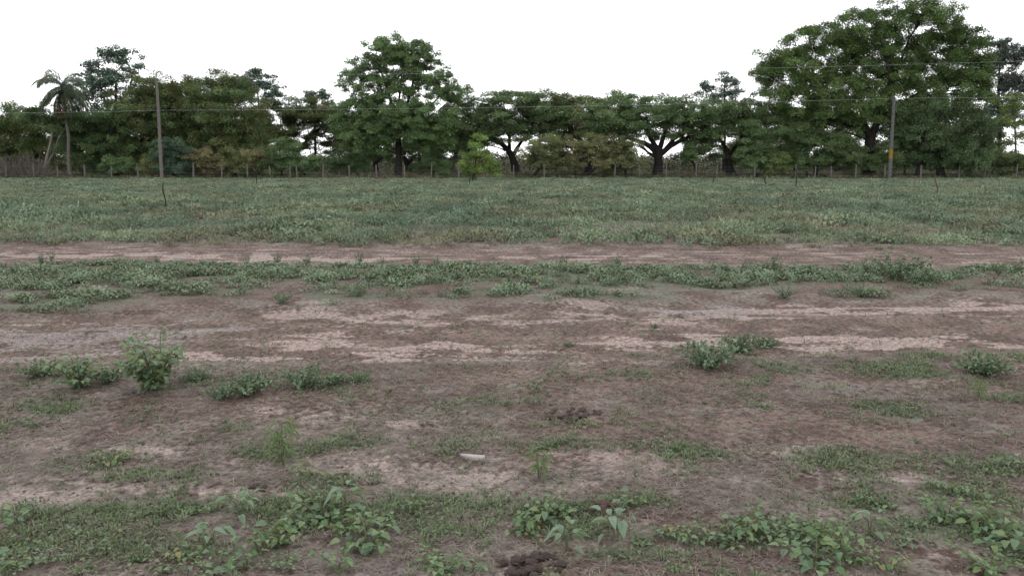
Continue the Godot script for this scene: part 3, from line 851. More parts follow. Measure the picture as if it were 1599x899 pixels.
	tree("giant_tree", "huge domed tree with massive forked trunk, largest in the row", 86.0, 1357, [[[1356, 277, 0.75], [1358, 250, 0.6], [1359, 225, 0.58], [1361, 210, 0.5]], [[1360, 216, 0.4], [1346, 200, 0.34], [1318, 192, 0.26], [1288, 184, 0.16], [1262, 172, 0.08]], [[1358, 212, 0.36], [1354, 180, 0.26], [1340, 140, 0.18], [1325, 95, 0.1]], [[1362, 212, 0.42], [1374, 182, 0.34], [1390, 150, 0.26], [1405, 105, 0.16], [1420, 60, 0.08]], [[1372, 190, 0.28], [1400, 168, 0.22], [1440, 145, 0.16], [1480, 120, 0.08]], [[1350, 196, 0.2], [1300, 160, 0.16], [1250, 125, 0.08]], [[1385, 160, 0.2], [1380, 110, 0.14], [1370, 60, 0.07]]],
		[[1440, 16, 36, 15], [1400, 30, 42, 16], [1472, 38, 38, 18], [1350, 44, 42, 18], [1302, 62, 36, 18], [1254, 72, 30, 20], [1218, 92, 26, 20], [1508, 62, 30, 20], [1532, 96, 26, 22], [1200, 122, 22, 20], [1240, 118, 36, 22], [1288, 102, 42, 24], [1345, 88, 46, 24], [1400, 80, 48, 26], [1458, 86, 46, 26], [1500, 112, 40, 22], [1222, 152, 36, 16], [1268, 158, 42, 20], [1318, 146, 42, 22], [1430, 130, 46, 22], [1484, 146, 40, 18], [1256, 190, 34, 18], [1528, 134, 20, 18], [1376, 130, 42, 20], [1215, 178, 22, 12], [1300, 182, 34, 12], [1340, 172, 36, 14, 0.8], [1400, 168, 40, 14, 0.8], [1335, 205, 24, 10, 0.6], [1395, 196, 26, 12, 0.8]], {"col": Color(0.050, 0.078, 0.026), "col2": Color(0.062, 0.092, 0.032), "dens": 0.85, "tall": 1.3, "flat": 0.85, "clump": 1.05, "per": 19, "branch": 0.45, "thick": 0.08})
	tree("dense_tree", "dense dark tree filling the space under the giant tree's right side", 83.5, 1470, [[[1470, 277, 0.35], [1468, 240, 0.28], [1466, 200, 0.2], [1470, 170, 0.1]], [[1432, 277, 0.22], [1434, 240, 0.18], [1440, 200, 0.1]], [[1512, 277, 0.26], [1512, 240, 0.2], [1515, 200, 0.1]]],
		[[1432, 178, 32, 18], [1476, 182, 40, 22], [1516, 190, 32, 22], [1450, 208, 40, 18], [1500, 216, 42, 20], [1470, 234, 40, 16], [1530, 236, 28, 20], [1440, 244, 24, 12], [1500, 252, 36, 14]], {"col": Color(0.042, 0.068, 0.029), "col2": deep, "dens": 1.1})
	tree("dark_tree", "dark bluish tree behind the giant tree's right shoulder", 98.0, 1562, [[[1562, 276, 0.3], [1562, 220, 0.24], [1560, 160, 0.18], [1562, 100, 0.08]]],
		[[1558, 72, 22, 14], [1576, 92, 20, 16], [1552, 110, 24, 18], [1578, 130, 22, 18], [1550, 150, 22, 16], [1572, 172, 24, 14], [1595, 80, 12, 10], [1598, 140, 16, 22], [1545, 190, 22, 14]], {"col": blue, "col2": Color(0.055, 0.058, 0.052), "dens": 0.75, "spray": "airy", "clump": 0.9})
	tree("airy_tree", "light green open tree right of the dense dark tree", 92.0, 1585, [[[1585, 277, 0.14], [1587, 240, 0.11], [1586, 200, 0.09], [1582, 165, 0.05]], [[1592, 277, 0.1], [1600, 230, 0.08], [1605, 190, 0.05]]],
		[[1580, 158, 24, 8], [1600, 150, 20, 9], [1588, 178, 24, 9], [1575, 215, 18, 10], [1600, 206, 20, 14], [1568, 196, 16, 8]], {"bark": "bark_grey", "col": Color(0.075, 0.1, 0.035), "dens": 0.55, "spray": "airy", "branch": 0.9, "thick": 0.04})
	# a second row behind, seen through and between the first
	var far_row := [[35, 205, 250], [112, 200, 255], [190, 185, 255], [258, 172, 255], [330, 172, 255], [392, 185, 250], [568, 200, 248], [660, 198, 246], [728, 196, 246], [868, 170, 204], [958, 176, 204], [1178, 190, 255], [1240, 180, 258], [1306, 180, 258], [1392, 170, 258], [1455, 165, 258], [1530, 180, 258]]
	var between := ["the dry brush", "the palm and pale stems", "the tall open tree and the spreading tree", "the wooden pole and the lumpy-topped tree", "the lumpy-topped tree and the yellowish olive tree", "the thin tree's bare stem", "the gappy layered tree and the tall round tree", "the tall round tree's right side", "the bright green sapling and the twiggy tree", "the left part of the brownish thicket", "the right part of the brownish thicket", "the flared trunk and the giant tree", "the giant tree's left boughs", "the giant tree's low left limb", "the striped concrete pole", "the dense dark tree's left half", "the dense dark tree's right half"]
	for i in far_row.size():
		var b: Array = far_row[i]
		rng.seed = 600 + i
		var lobes := []
		var y: float = b[1]
		while y < b[2]:
			for k in 2:
				lobes.append([b[0] + (k - 0.5) * 34 + rng.randf_range(-14, 14), y + rng.randf_range(-6, 6), rng.randf_range(20, 30), rng.randf_range(9, 13)])
			y += 17.0
		tree("background_tree", "dim tree of the second row behind " + between[i], rng.randf_range(104, 112), b[0], [[[b[0], 273, 0.25], [b[0] + rng.randf_range(-6, 6), 240, 0.2], [b[0], b[1] + 10, 0.08]]], lobes, {"col": deep.lerp(mid, rng.randf()), "col2": olive, "dens": 0.62, "clump": 1.3, "per": 20, "size": 1.25, "branch": 0.5, "group": "second row of trees"})
	# understorey along the fence
	var low := {"col": mid, "col2": olive, "clump": 0.75, "per": 18, "size": 0.85, "spray": "small", "dens": 0.95, "group": "understorey shrubs along the fence", "cat": "shrub", "thick": 0.04}
	var shrubs := [
		["blue-green rounded shrub just right of the wooden pole", 84.0, 276, [[276, 236, 28, 14], [262, 250, 20, 12], [292, 252, 20, 12], [276, 262, 26, 9]], blue, [[270, 277], [268, 255]]],
		["yellow-brown shrub beside the blue-green rounded shrub", 84.0, 324, [[322, 246, 27, 10], [312, 258, 20, 8], [338, 258, 18, 9]], brown, [[324, 277], [322, 258]]],
		["olive shrub below the yellowish olive tree", 84.0, 366, [[362, 250, 30, 14], [384, 256, 20, 12], [350, 262, 20, 9]], olive, [[366, 277], [364, 255]]],
		["rusty olive shrub under the thin pale-stemmed tree", 84.0, 408, [[402, 244, 24, 12], [416, 252, 18, 10], [396, 256, 18, 9]], brown, [[404, 277], [404, 252]]],
		["green shrub left of the paired fence posts", 83.5, 440, [[436, 232, 28, 12], [446, 246, 26, 13], [432, 258, 22, 10]], mid, [[440, 277], [438, 250]]],
		["low bright green shrub behind the paired fence posts", 84.0, 474, [[472, 252, 24, 9], [484, 260, 16, 8], [460, 260, 14, 8]], Color(0.06, 0.095, 0.04), [[476, 277], [474, 258]]],
		["leafy shrub under the round tree's left boughs", 88.0, 548, [[545, 250, 24, 12], [530, 262, 20, 9], [560, 262, 18, 9]], mid, [[548, 277], [546, 256]]],
		["plain green shrub right of the tall round tree's trunk", 87.0, 668, [[668, 258, 22, 9], [690, 262, 18, 8], [655, 264, 14, 7]], mid, [[672, 277], [678, 262]]],
		["thicket shrub on a leaning dark stem right of the sapling", 83.5, 850, [[836, 234, 26, 12], [862, 228, 28, 13], [850, 252, 26, 9], [876, 250, 22, 12]], olive, [[831, 277], [840, 266], [856, 256], [866, 248]]],
		["brown-tinged shrub in the middle of the thicket", 83.5, 900, [[894, 229, 28, 14], [916, 240, 24, 14], [886, 256, 20, 9]], brown.lerp(olive, 0.5), [[898, 277], [900, 256]]],
		["shrub on a slanting dark trunk at the thicket's middle", 83.0, 930, [[944, 227, 32, 14], [962, 240, 26, 14], [936, 254, 22, 9]], brown.lerp(olive, 0.6), [[907, 278], [924, 267], [938, 255]]],
		["reddish olive shrub closing the thicket, left of the thick forked trunk", 83.5, 978, [[976, 232, 26, 12], [986, 254, 20, 11], [966, 260, 20, 9], [956, 266, 18, 7]], brown.lerp(mid, 0.5), [[976, 277], [978, 256]]],
		["small crooked-stemmed tree right of the thick forked trunk", 85.0, 1087, [[1082, 236, 22, 8], [1096, 230, 20, 9], [1070, 244, 12, 6]], mid, [[1087, 277], [1086, 260], [1078, 250], [1072, 244]]],
		["leafy shrub on thin stems between layered tree and giant tree", 84.0, 1186, [[1184, 222, 20, 16], [1172, 244, 18, 12], [1194, 242, 20, 12], [1182, 256, 20, 8]], Color(0.055, 0.085, 0.035), [[1182, 277], [1184, 245]]],
		["yellow-green thin shrub beside two bare stakes", 84.0, 1212, [[1208, 244, 18, 8], [1222, 256, 14, 8], [1204, 262, 14, 7]], fresh.lerp(olive, 0.5), [[1210, 277], [1209, 250]]],
		["tall understorey shrub below the giant tree's left boughs", 84.5, 1250, [[1240, 214, 26, 14], [1262, 226, 28, 16], [1240, 244, 26, 12], [1270, 252, 20, 10]], mid, [[1262, 277], [1256, 235]]],
		["leafy understorey shrub left of the giant trunk", 84.5, 1310, [[1296, 222, 28, 14], [1320, 236, 26, 16], [1300, 250, 24, 10], [1330, 256, 18, 9]], mid.lerp(olive, 0.2), [[1274, 278], [1276, 250], [1290, 228]]],
		["low leafy shrub right against the giant trunk", 84.0, 1376, [[1376, 236, 18, 12], [1386, 252, 20, 11], [1366, 256, 14, 9]], mid.lerp(olive, 0.2), [[1378, 277], [1378, 250]]],
		["plain green shrub behind the striped concrete pole", 84.5, 1415, [[1410, 212, 22, 14], [1416, 234, 22, 14], [1404, 254, 20, 10]], mid, [[1414, 277], [1412, 240]]],
		["green shrub at the foot of the light green open tree", 86.0, 1575, [[1568, 248, 22, 12], [1590, 252, 20, 13], [1575, 264, 24, 8]], mid.lerp(olive, 0.4), [[1572, 277], [1572, 256]]],
		["low shrub between spreading tree and olive tree", 85.0, 185, [[182, 256, 22, 10], [170, 266, 18, 7], [200, 262, 18, 8]], mid, [[186, 277], [184, 262]]],
		["short shrub right beside the wooden pole's foot", 84.0, 238, [[232, 258, 18, 9], [244, 264, 12, 6]], olive, [[238, 277], [236, 262]]]]
	for s in shrubs:
		var o := low.duplicate()
		o.col = s[4]
		o.col2 = s[4].lerp(mid, 0.4)
		var line := []
		var r := 0.11
		if s[5].size() > 2: r = 0.2
		for q in s[5]:
			line.append([q[0], q[1], r])
			r *= 0.75
		tree("shrub", s[0], s[1], s[2], [line], s[3], o)
	tree("sapling", "bright green young tree standing alone in front of the fence", 70.0, 738, [[[738, 283, 0.06], [740, 268, 0.05], [744, 245, 0.04], [746, 220, 0.02]]],
		[[746, 218, 11, 9], [738, 236, 16, 10], [756, 238, 14, 12], [730, 252, 14, 10], [764, 252, 14, 12], [750, 262, 26, 12], [724, 264, 9, 7], [766, 270, 12, 7]], {"col": Color(0.085, 0.12, 0.028), "col2": Color(0.065, 0.098, 0.028), "clump": 0.6, "per": 12, "size": 0.75, "spray": "small", "dens": 0.5, "branch": 0.8, "thick": 0.025})
	# grey dry brush at the left
	rng.seed = 77
	var bp := thing("dry_brush", on_ground(30, 82.5), "tangled heap of leafless grey brush by the left fence end", "brush")
	var v := PackedVector3Array()
	var n := PackedVector3Array()
	var ix := PackedInt32Array()
	for i in 300:
		var px := rng.randf_range(-30, 78)
		var a := on_ground(px, 83.0 + rng.randf_range(-1.5, 1.5)) - bp.position
		var b := a + Vector3(rng.randf_range(-1.2, 1.2), rng.randf_range(0.8, 2.4) * (1.0 if px < 58 else 0.7), rng.randf_range(-0.7, 0.7))
		var c := b + Vector3(rng.randf_range(-1.0, 1.0), rng.randf_range(-1.1, 0.7), rng.randf_range(-0.5, 0.5))
		var s := smooth_line(PackedVector3Array([a, b, c]), PackedFloat32Array([0.022, 0.016, 0.006]), 4)
		tube(v, n, ix, s[0], s[1], 3, 0.1)
	part("branches", mesh_of(v, ix, n), M.bark_grey, bp).set_meta("kind", "stuff")
	# low hedges far behind the tree row, seen between the trunks
	rng.seed = 78
	var buf := PackedFloat32Array()
	for i in 9000:
		var d := rng.randf_range(112, 190)
		var x := rng.randf_range(-0.75, 0.75) * d
		var hi := (1.4 + 1.6 * (n_tone.get_noise_2d(x * 0.5, d * 0.5) + 0.5)) * pow(rng.randf(), 0.6)
		var c := Color(0.075, 0.085, 0.045).lerp(Color(0.11, 0.095, 0.06), clampf(n_tone.get_noise_2d(x * 0.8, d) + 0.4, 0, 1))
		put(buf, Basis(Vector3.UP, rng.randf() * TAU) * rng.randf_range(1.6, 3.0), Vector3(x, hi, -d), c * rng.randf_range(0.8, 1.2))
	tag(copies("far_hedge", sprays.broad, M.leaf_far, buf, self), "low far hedge of scrub seen between the tree trunks", "hedge", "", "stuff")

func line_mesh(a: Vector3, b: Vector3, sag: float, r: float, seg: int) -> ArrayMesh:
	var v := PackedVector3Array()
	var n := PackedVector3Array()
	var ix := PackedInt32Array()
	var p := PackedVector3Array()
	var q := PackedFloat32Array()
	for i in seg + 1:
		var t := float(i) / seg
		p.append(a.lerp(b, t) - Vector3(0, sag * 4.0 * t * (1.0 - t), 0))
		q.append(r)
	tube(v, n, ix, p, q, 4)
	return mesh_of(v, ix, n)
func pole_mesh(p: Array, org: Vector3, d: float, sides := 8) -> ArrayMesh:
	var v := PackedVector3Array()
	var n := PackedVector3Array()
	var ix := PackedInt32Array()
	var a := PackedVector3Array()
	var r := PackedFloat32Array()
	for q in p:
		a.append(at(q[0], q[1], d) - org)
		r.append(q[2])
	tube(v, n, ix, a, r, sides, 0.03)
	return mesh_of(v, ix, n)
func build_fence_and_poles() -> void:
	rng.seed = 90
	var d := 81.5
	var root := thing("fence", on_ground(800, d), "wire fence of pale wooden posts in front of the tree row", "fence")
	var posts := [-40, 7, 50, 88, 130, 172, 214, 300, 345, 385, 421, 452, 463, 504, 545, 587, 631, 673, 716, 760, 802, 850, 960, 1000, 1041, 1088, 1120, 1180, 1245, 1274, 1300, 1338, 1384, 1440, 1500, 1540, 1590, 1640]
	var tops := []
	for px in posts:
		var p := on_ground(px, d + rng.randf_range(-0.25, 0.25)) - root.position
		var h := rng.randf_range(1.25, 1.6)
		var r := rng.randf_range(0.06, 0.09)
		var v := PackedVector3Array()
		var n := PackedVector3Array()
		var ix := PackedInt32Array()
		var lean := Vector3(rng.randf_range(-0.08, 0.08), 0, rng.randf_range(-0.05, 0.05))
		tube(v, n, ix, PackedVector3Array([p - Vector3(0, 0.2, 0), p + Vector3(0, h * 0.5, 0) + lean * 0.4, p + Vector3(0, h, 0) + lean]), PackedFloat32Array([r, r * 0.95, r * 0.85]), 7, 0.12)
		part("post", mesh_of(v, ix, n), M.post, root)
		tops.append(p)
	for k in 4:
		var v := PackedVector3Array()
		var n := PackedVector3Array()
		var ix := PackedInt32Array()
		for i in tops.size() - 1:
			var y := Vector3(0, 0.3 + k * 0.28, 0.06)
			tube(v, n, ix, PackedVector3Array([tops[i] + y, tops[i + 1] + y]), PackedFloat32Array([0.004, 0.004]), 3)
		part("wire_strand", mesh_of(v, ix, n), M.steel, root)
	# poles
	var d1 := 76.0
	var wp := thing("utility_pole", on_ground(252, d1), "leaning grey wooden utility pole without crossarm, in front of olive tree", "utility pole")
	part("shaft", pole_mesh([[252.5, 287, 0.165], [250, 240, 0.15], [247, 180, 0.13], [243.5, 122, 0.105]], wp.position, d1, 10), M.post, wp)
	part("insulator", pole_mesh([[243.5, 122, 0.03], [243.4, 118, 0.035], [243.3, 116, 0.07], [243.3, 114, 0.03]], wp.position, d1), M.steel, wp)
	var d2 := 80.5
	var cpole := thing("utility_pole", on_ground(1390, d2), "pale weathered concrete utility pole with a yellow band, by the giant tree", "utility pole")
	part("shaft", pole_mesh([[1389.5, 281, 0.2], [1393, 220, 0.18], [1397, 151, 0.13]], cpole.position, d2, 8), M.concrete, cpole)
	tag(part("painted_band", pole_mesh([[1391.4, 247, 0.194], [1392.2, 233, 0.19]], cpole.position, d2, 8), M.yellow, cpole), "faded yellow painted band")
	for k in 5:
		var y := 153.0 + k * 5
		part("climbing_peg", pole_mesh([[1396.0 - k * 0.28, y, 0.02], [1402.0 - k * 0.28, y - 0.5, 0.02]], cpole.position, d2, 5), M.steel, cpole)
	var a := at(247, 172, d1)
	var b := at(1397, 153.5, d2)
	var wires := [["lower cable running between the two utility poles", a, b, 0.25], ["lower cable leaving the wooden pole away from the concrete pole", at(-260, 176, 73), a, 0.15], ["lower cable leaving the concrete pole away from the wooden pole", b, at(1900, 143, 82), 0.12], ["upper wire from the wooden pole's top past the giant tree", at(243.4, 117, d1), at(1900, 84, 79.0), 0.5]]
	for w in wires:
		tag(part("overhead_cable", line_mesh(w[1], w[2], w[3], 0.0085, 24), M.wire, self), w[0], "cable")
	# stakes standing in the field
	var stakes := [[258, 331, 285, 254, "thin crooked dark stake in line with the wooden pole's foot"], [1243, 292, 255, 1246, "tall thin stake in front of two shrubs under the giant tree"], [1465, 305, 272, 1461, "brown stake alone in the field before the dense dark tree"], [1198, 291, 274, 1192, "short slanting stake in front of the yellow-green thin shrub"], [401, 291, 272, 399, "thin stake in the field before the rusty olive shrub"], [733, 288, 277, 733, "short dark stake at the bright green sapling's foot"], [1112, 287, 276, 1117, "slanting stake before the layered tree's flared trunk"]]
	for s in stakes:
		var p := gp(s[0], s[1])
		var o := thing("stake", p, s[4], "stake", "stakes in the field")
		var t := at(s[3], s[2], -p.z) - p
		var v := PackedVector3Array()
		var n := PackedVector3Array()
		var ix := PackedInt32Array()
		var r := 0.034 if -p.z > 30 else 0.024
		var bend := Vector3(rng.randf_range(-0.04, 0.04), 0, 0)
		tube(v, n, ix, PackedVector3Array([Vector3(0, -0.1, 0), t * 0.4 + bend, t * 0.75 - bend, t]), PackedFloat32Array([r, r, r * 0.9, r * 0.7]), 6, 0.15)
		part("shaft", mesh_of(v, ix, n), M.bark if s[0] != 1465 else M.soil, o)

func build_field() -> void:
	rng.seed = 140
	var shapes := []
	for k in 2:
		var v := PackedVector3Array()
		var ix := PackedInt32Array()
		for i in 30:
			var q := rand_dir()
			var p := Vector3(q.x * 0.15, absf(q.y) * 0.16 + 0.01, q.z * 0.15) * pow(rng.randf(), 0.4)
			diamond(v, ix, p, (q + Vector3(0, 0.35, 0) + rand_dir() * 0.5).normalized(), (Vector3.UP + rand_dir() * 0.5).normalized(), rng.randf_range(0.05, 0.085), rng.randf_range(0.03, 0.05))
		shapes.append(mesh_of(v, ix))
	shapes.append(tuft(16, 0.22, 0.012, 0.6))
	var bufs := [PackedFloat32Array(), PackedFloat32Array(), PackedFloat32Array()]
	var d := 14.9
	while d < 84.0:
		var step := 0.1 + 0.004 * d
		var dens := lerpf(30.0, 9.0, clampf((d - 15.0) / 50.0, 0, 1))
		var half := 0.72 * d + 4.0
		var cnt := int(dens * half * 2.0 * step)
		for i in cnt:
			var x := rng.randf_range(-half, half)
			var dd := d + rng.randf() * step
			var edge := dd - upper_far(x) + n_mid.get_noise_2d(x * 0.5, dd) * 0.5
			if edge < 0.0: continue
			var g := n_green.get_noise_2d(x, dd)
			if g < -0.42 and rng.randf() < 0.7: continue
			var tn := n_tone.get_noise_2d(x, dd * 0.6)
			var c := Color(0.172, 0.214, 0.132).lerp(Color(0.126, 0.172, 0.112), clampf(tn * 2.0 + 0.5, 0, 1)).lerp(Color(0.20, 0.185, 0.115), clampf(n_green.get_noise_2d(x * 0.4 + 90.0, dd * 0.4) * 2.2 - 0.1, 0, 0.75))
			c *= rng.randf_range(0.75, 1.25) * clampf(0.96 + 0.5 * n_green.get_noise_2d(x * 0.7 + 40.0, dd * 0.35), 0.75, 1.2)
			var k := 2 if rng.randf() < 0.3 else rng.randi() % 2
			var s := rng.randf_range(0.6, 1.15) * clampf(0.55 + edge * 0.6, 0.5, 1.0) * (1.0 + 0.008 * (dd - 15.0)) * (1.7 if rng.randf() < 0.04 else 1.0) * clampf(0.9 + 0.9 * n_green.get_noise_2d(x * 0.5 + 300.0, dd * 0.5), 0.55, 1.5)
			put(bufs[k], Basis(Vector3.UP, rng.randf() * TAU) * Basis.from_scale(Vector3(s, s * lerpf(1.0, 0.45, clampf((dd - 20.0) / 50.0, 0, 1)), s)), Vector3(x, gh(x, -dd), -dd), c)
		d += step
	for k in 3:
		var nm: String = ["field_weeds", "field_weeds", "field_grass"][k]
		var lb: String = ["low broad-leaved green weeds carpeting the field", "low round-leaved green weeds carpeting the field", "sparse grass tufts growing among the field weeds"][k]
		tag(copies(nm, shapes[k], M.tint, bufs[k], self), lb, "weeds" if k < 2 else "grass", "", "stuff")
	# tall dry and green grass along the fence
	var buf := PackedFloat32Array()
	var tall := tuft(22, 0.75, 0.03, 0.5)
	for i in 5200:
		var dd := rng.randf_range(80.5, 104.0)
		var x := rng.randf_range(-0.72, 0.72) * dd
		var c := Color(0.085, 0.10, 0.05).lerp(Color(0.16, 0.125, 0.085), clampf(n_tone.get_noise_2d(x, dd) * 1.8 + 0.35, 0, 1))
		var ht := rng.randf_range(0.5, 1.1) * (0.7 if dd < 83.0 else 1.2)
		put(buf, Basis(Vector3.UP, rng.randf() * TAU) * Basis.from_scale(Vector3(1.2, ht, 1.2)), Vector3(x, gh(x, -dd), -dd), c * rng.randf_range(0.8, 1.2))
	tag(copies("fence_grass", tall, M.tint, buf, self), "rough dry grass along the fence and under the trees", "grass", "", "stuff")
	# weeds of the strip between the two tracks
	var b1 := PackedFloat32Array()
	var b2 := PackedFloat32Array()
	for i in 12500:
		var x := rng.randf_range(-15, 15)
		var dd := rng.randf_range(8.6, 13.6)
		var t := (dd - lower_far(x)) / (upper_near(x) - lower_far(x))
		if t < 0.0 or t > 1.06 + n_mid.get_noise_2d(x, dd) * 0.06: continue
		var w := stamped("green", x, dd) * 0.75 + n_green.get_noise_2d(x * 1.6, dd * 1.6) * 1.5 + smoothstep(0.0, 0.6, t) * 0.5 - 0.55
		if rng.randf() > w * 1.5 + 0.16: continue
		var c := Color(0.135, 0.190, 0.115).lerp(Color(0.165, 0.185, 0.11), rng.randf()) * rng.randf_range(0.65, 1.25)
		var s := rng.randf_range(0.35, 0.95) * (0.6 + 0.5 * clampf(w, 0, 1))
		put(b1 if rng.randf() < 0.8 else b2, Basis(Vector3.UP, rng.randf() * TAU) * Basis.from_scale(Vector3(s, s * 0.8, s)), Vector3(x, gh(x, -dd), -dd), c)
	tag(copies("verge_weeds", shapes[1], M.tint, b1, self), "leafy green weeds covering the strip between the two tracks", "weeds", "", "stuff")
	tag(copies("verge_grass", shapes[2], M.tint, b2, self), "thin grass in the strip between the two tracks", "grass", "", "stuff")

var own := {
	Vector2i(1195, 638): "small broad-leaved weed alone on dark bare soil, far from others", Vector2i(1420, 640): "small broad-leaved weed in a grass patch beyond the dark bare soil", Vector2i(845, 800): "small broad-leaved weed left of the reddish soil heap", Vector2i(985, 792): "small broad-leaved weed right of the reddish soil heap",
	Vector2i(735, 892): "small broad-leaved weed left of the large clod heap", Vector2i(310, 800): "small broad-leaved weed between the grass patch and the pale left soil", Vector2i(1565, 742): "small broad-leaved weed in the grass right of the pale soil streak",
	Vector2i(820, 832): "many-leaved weed just behind the large clod heap", Vector2i(870, 806): "many-leaved weed touching the reddish soil heap", Vector2i(575, 858): "many-leaved weed on bare soil in front of the weed bed", Vector2i(1335, 878): "many-leaved weed at the front of the dense weed row, beside a straw litter patch",
	Vector2i(330, 858): "largest pale rosette weed, standing in the left weed bed", Vector2i(885, 864): "pale rosette weed right behind the large clod heap", Vector2i(962, 842): "pale rosette weed in front of the reddish soil heap", Vector2i(1358, 838): "pale rosette weed at the end of the dense weed row",
	Vector2i(180, 725): "yellowing weed alone on the pale left soil", Vector2i(475, 742): "yellowing weed at the foot of the narrow-leaved seedling", Vector2i(830, 838): "yellowing weed touching the large clod heap",
	Vector2i(1355, 428): "upright leafy weed touching the strip's largest clump", Vector2i(65, 412): "upright leafy weed at the strip's dense left part"}
func own_label(a: Array) -> String: return own.get(Vector2i(a[0], a[1]), "")
func build_weeds() -> void:
	# upright weeds along the strip's far edge
	var tall := bushy("verge_plant", "upright leafy weed at the edge of the upper track", "weed", "upright weeds along the upper track", 0.34, 0.16, 9, 16, 0.05, 0.028, 301, M.tint)
	rng.seed = 302
	for a in [[65, 412, 0.9], [80, 408, 0.8], [130, 412, 0.7], [160, 412, 0.8], [246, 412, 0.8], [385, 414, 0.8], [432, 412, 0.9], [478, 414, 1.0], [562, 414, 1.1], [596, 416, 0.9], [650, 416, 1.0], [682, 416, 1.1], [880, 416, 0.9], [900, 418, 0.9], [965, 418, 1.0], [1112, 418, 0.8], [1166, 424, 0.9], [1210, 424, 1.1], [1355, 428, 1.1], [1560, 430, 1.1], [1592, 430, 1.1], [1130, 424, 0.7], [820, 418, 0.7], [730, 418, 0.7], [1290, 430, 0.8]]:
		again(tall, "verge_plant", gp(a[0], a[1]), rng.randf() * TAU, a[2] * rng.randf_range(0.5, 0.8), own_label(a), rng.randf_range(0.8, 1.2))
	var clump := bushy("verge_bush", "largest leafy clump of the strip between the tracks", "weed", "", 0.42, 0.42, 22, 22, 0.055, 0.03, 303, M.tint)
	again(clump, "verge_bush", gp(1400, 436), 0.4, 1.1, "", 1.0)
	again(clump, "verge_bush", gp(1440, 442), 2.0, 0.85, "leafy clump right beside the largest clump of the strip")
	again(clump, "verge_bush", gp(440, 474), 1.0, 0.42, "small isolated leafy clump on bare soil at the lower track's far side")
	again(clump, "verge_bush", gp(560, 462), 3.0, 0.4, "small leafy clump near the strip's bare middle, below the tall weeds")
	again(clump, "verge_bush", gp(1225, 464), 4.0, 0.45, "small leafy clump on the bare bank of the lower track")
	again(clump, "verge_bush", gp(1345, 464), 5.0, 0.5, "second small leafy clump on the lower track's bare bank, below the largest clump")
	# the named bushes by the near edge of the lower track
	var bush := weed("broadleaf_bush", "knee-high bush of broad soft leaves with one tall shoot", "bush", "", 20, 0.32, 0.22, 20, 0.05, 0.04, 310, M.leaves)
	again(bush, "broadleaf_bush", gp(238, 612), 0.3, 1.22)
	var shoot := weed("broadleaf_bush", "single tall leafy shoot rising out of the knee-high bush", "bush", "", 1, 0.42, 0.1, 18, 0.06, 0.042, 311, M.leaves)
	again(shoot, "broadleaf_bush", gp(252, 600), 0.0, 1.0)
	var low := weed("broadleaf_bush", "lower sprawling bush of broad leaves left of the knee-high bush", "bush", "", 16, 0.2, 0.24, 16, 0.043, 0.033, 312, M.leaves)
	again(low, "broadleaf_bush", gp(122, 606), 0.0, 1.15)
	var mound := bushy("grey_green_weed", "feathery grey-green weed right of the knee-high bush", "weed", "feathery weeds by the lower track", 0.2, 0.26, 20, 26, 0.042, 0.02, 320, M.tint, 0.5)
	again(mound, "grey_green_weed", gp(388, 614), 0.2, 1.0)
	again(mound, "grey_green_weed", gp(476, 604), 1.7, 0.95, "feathery grey-green weed between its twin and a pale creeping weed")
	again(mound, "grey_green_weed", gp(62, 588), 2.9, 0.8, "feathery grey-green weed at the far left of the sprawling bush")
	again(mound, "grey_green_weed", gp(170, 596), 0.6, 0.7, "feathery weed filling the gap between the two broad-leaved bushes")
	again(mound, "grey_green_weed", gp(305, 596), 2.3, 0.55, "small feathery weed close against the knee-high bush")
	again(mound, "grey_green_weed", gp(520, 600), 3.3, 0.6, "feathery weed trailing towards the pale creeping weed")
	again(mound, "grey_green_weed", gp(345, 622), 4.0, 0.55, "small feathery weed at the near foot of the feathery grey-green weed")
	again(mound, "grey_green_weed", gp(560, 596), 5.0, 0.5, "small pale creeping weed on bare soil right of the feathery weeds")
	again(mound, "grey_green_weed", gp(1105, 572), 3.6, 1.3, "compact round mounded weed alone by the lower track's right half")
	again(mound, "grey_green_weed", gp(1155, 549), 0.9, 1.0, "looser weed trailing behind the compact round mound")
	again(mound, "grey_green_weed", gp(1195, 543), 5.3, 0.7, "low weed at the far end of the trailing row by the mound")
	again(mound, "grey_green_weed", gp(1535, 584), 2.2, 1.1, "greyish weed mound beside the pale orange soil patch")
	again(mound, "grey_green_weed", gp(1022, 512), 1.2, 0.25, "tiny weed growing in the middle of the lower track")
	again(mound, "grey_green_weed", gp(888, 541), 1.9, 0.3, "tiny weed at the lower track's near edge")
	# sapling with narrow leaves
	var sap := weed("narrow_leaf_seedling", "upright seedling with narrow drooping leaves on a bare brown stem", "seedling", "", 4, 0.24, 0.09, 18, 0.075, 0.02, 330, M.dark_leaves.slice(0, 2), true)
	again(sap, "narrow_leaf_seedling", gp(440, 726), 0.0, 0.85)
	again(sap, "narrow_leaf_seedling", gp(842, 748), 2.0, 0.55, "small bushy seedling near the pale soil patch")
	again(sap, "narrow_leaf_seedling", gp(1530, 624), 1.0, 0.5, "small upright seedling below the greyish weed mound")
	# broad-leaved weeds of the foreground: two kinds and a pale upright one
	var g := "broad-leaved weeds in the foreground"
	var few := []
	var many := []
	var greens: Array = M.leaves + M.dark_leaves.slice(0, 2)
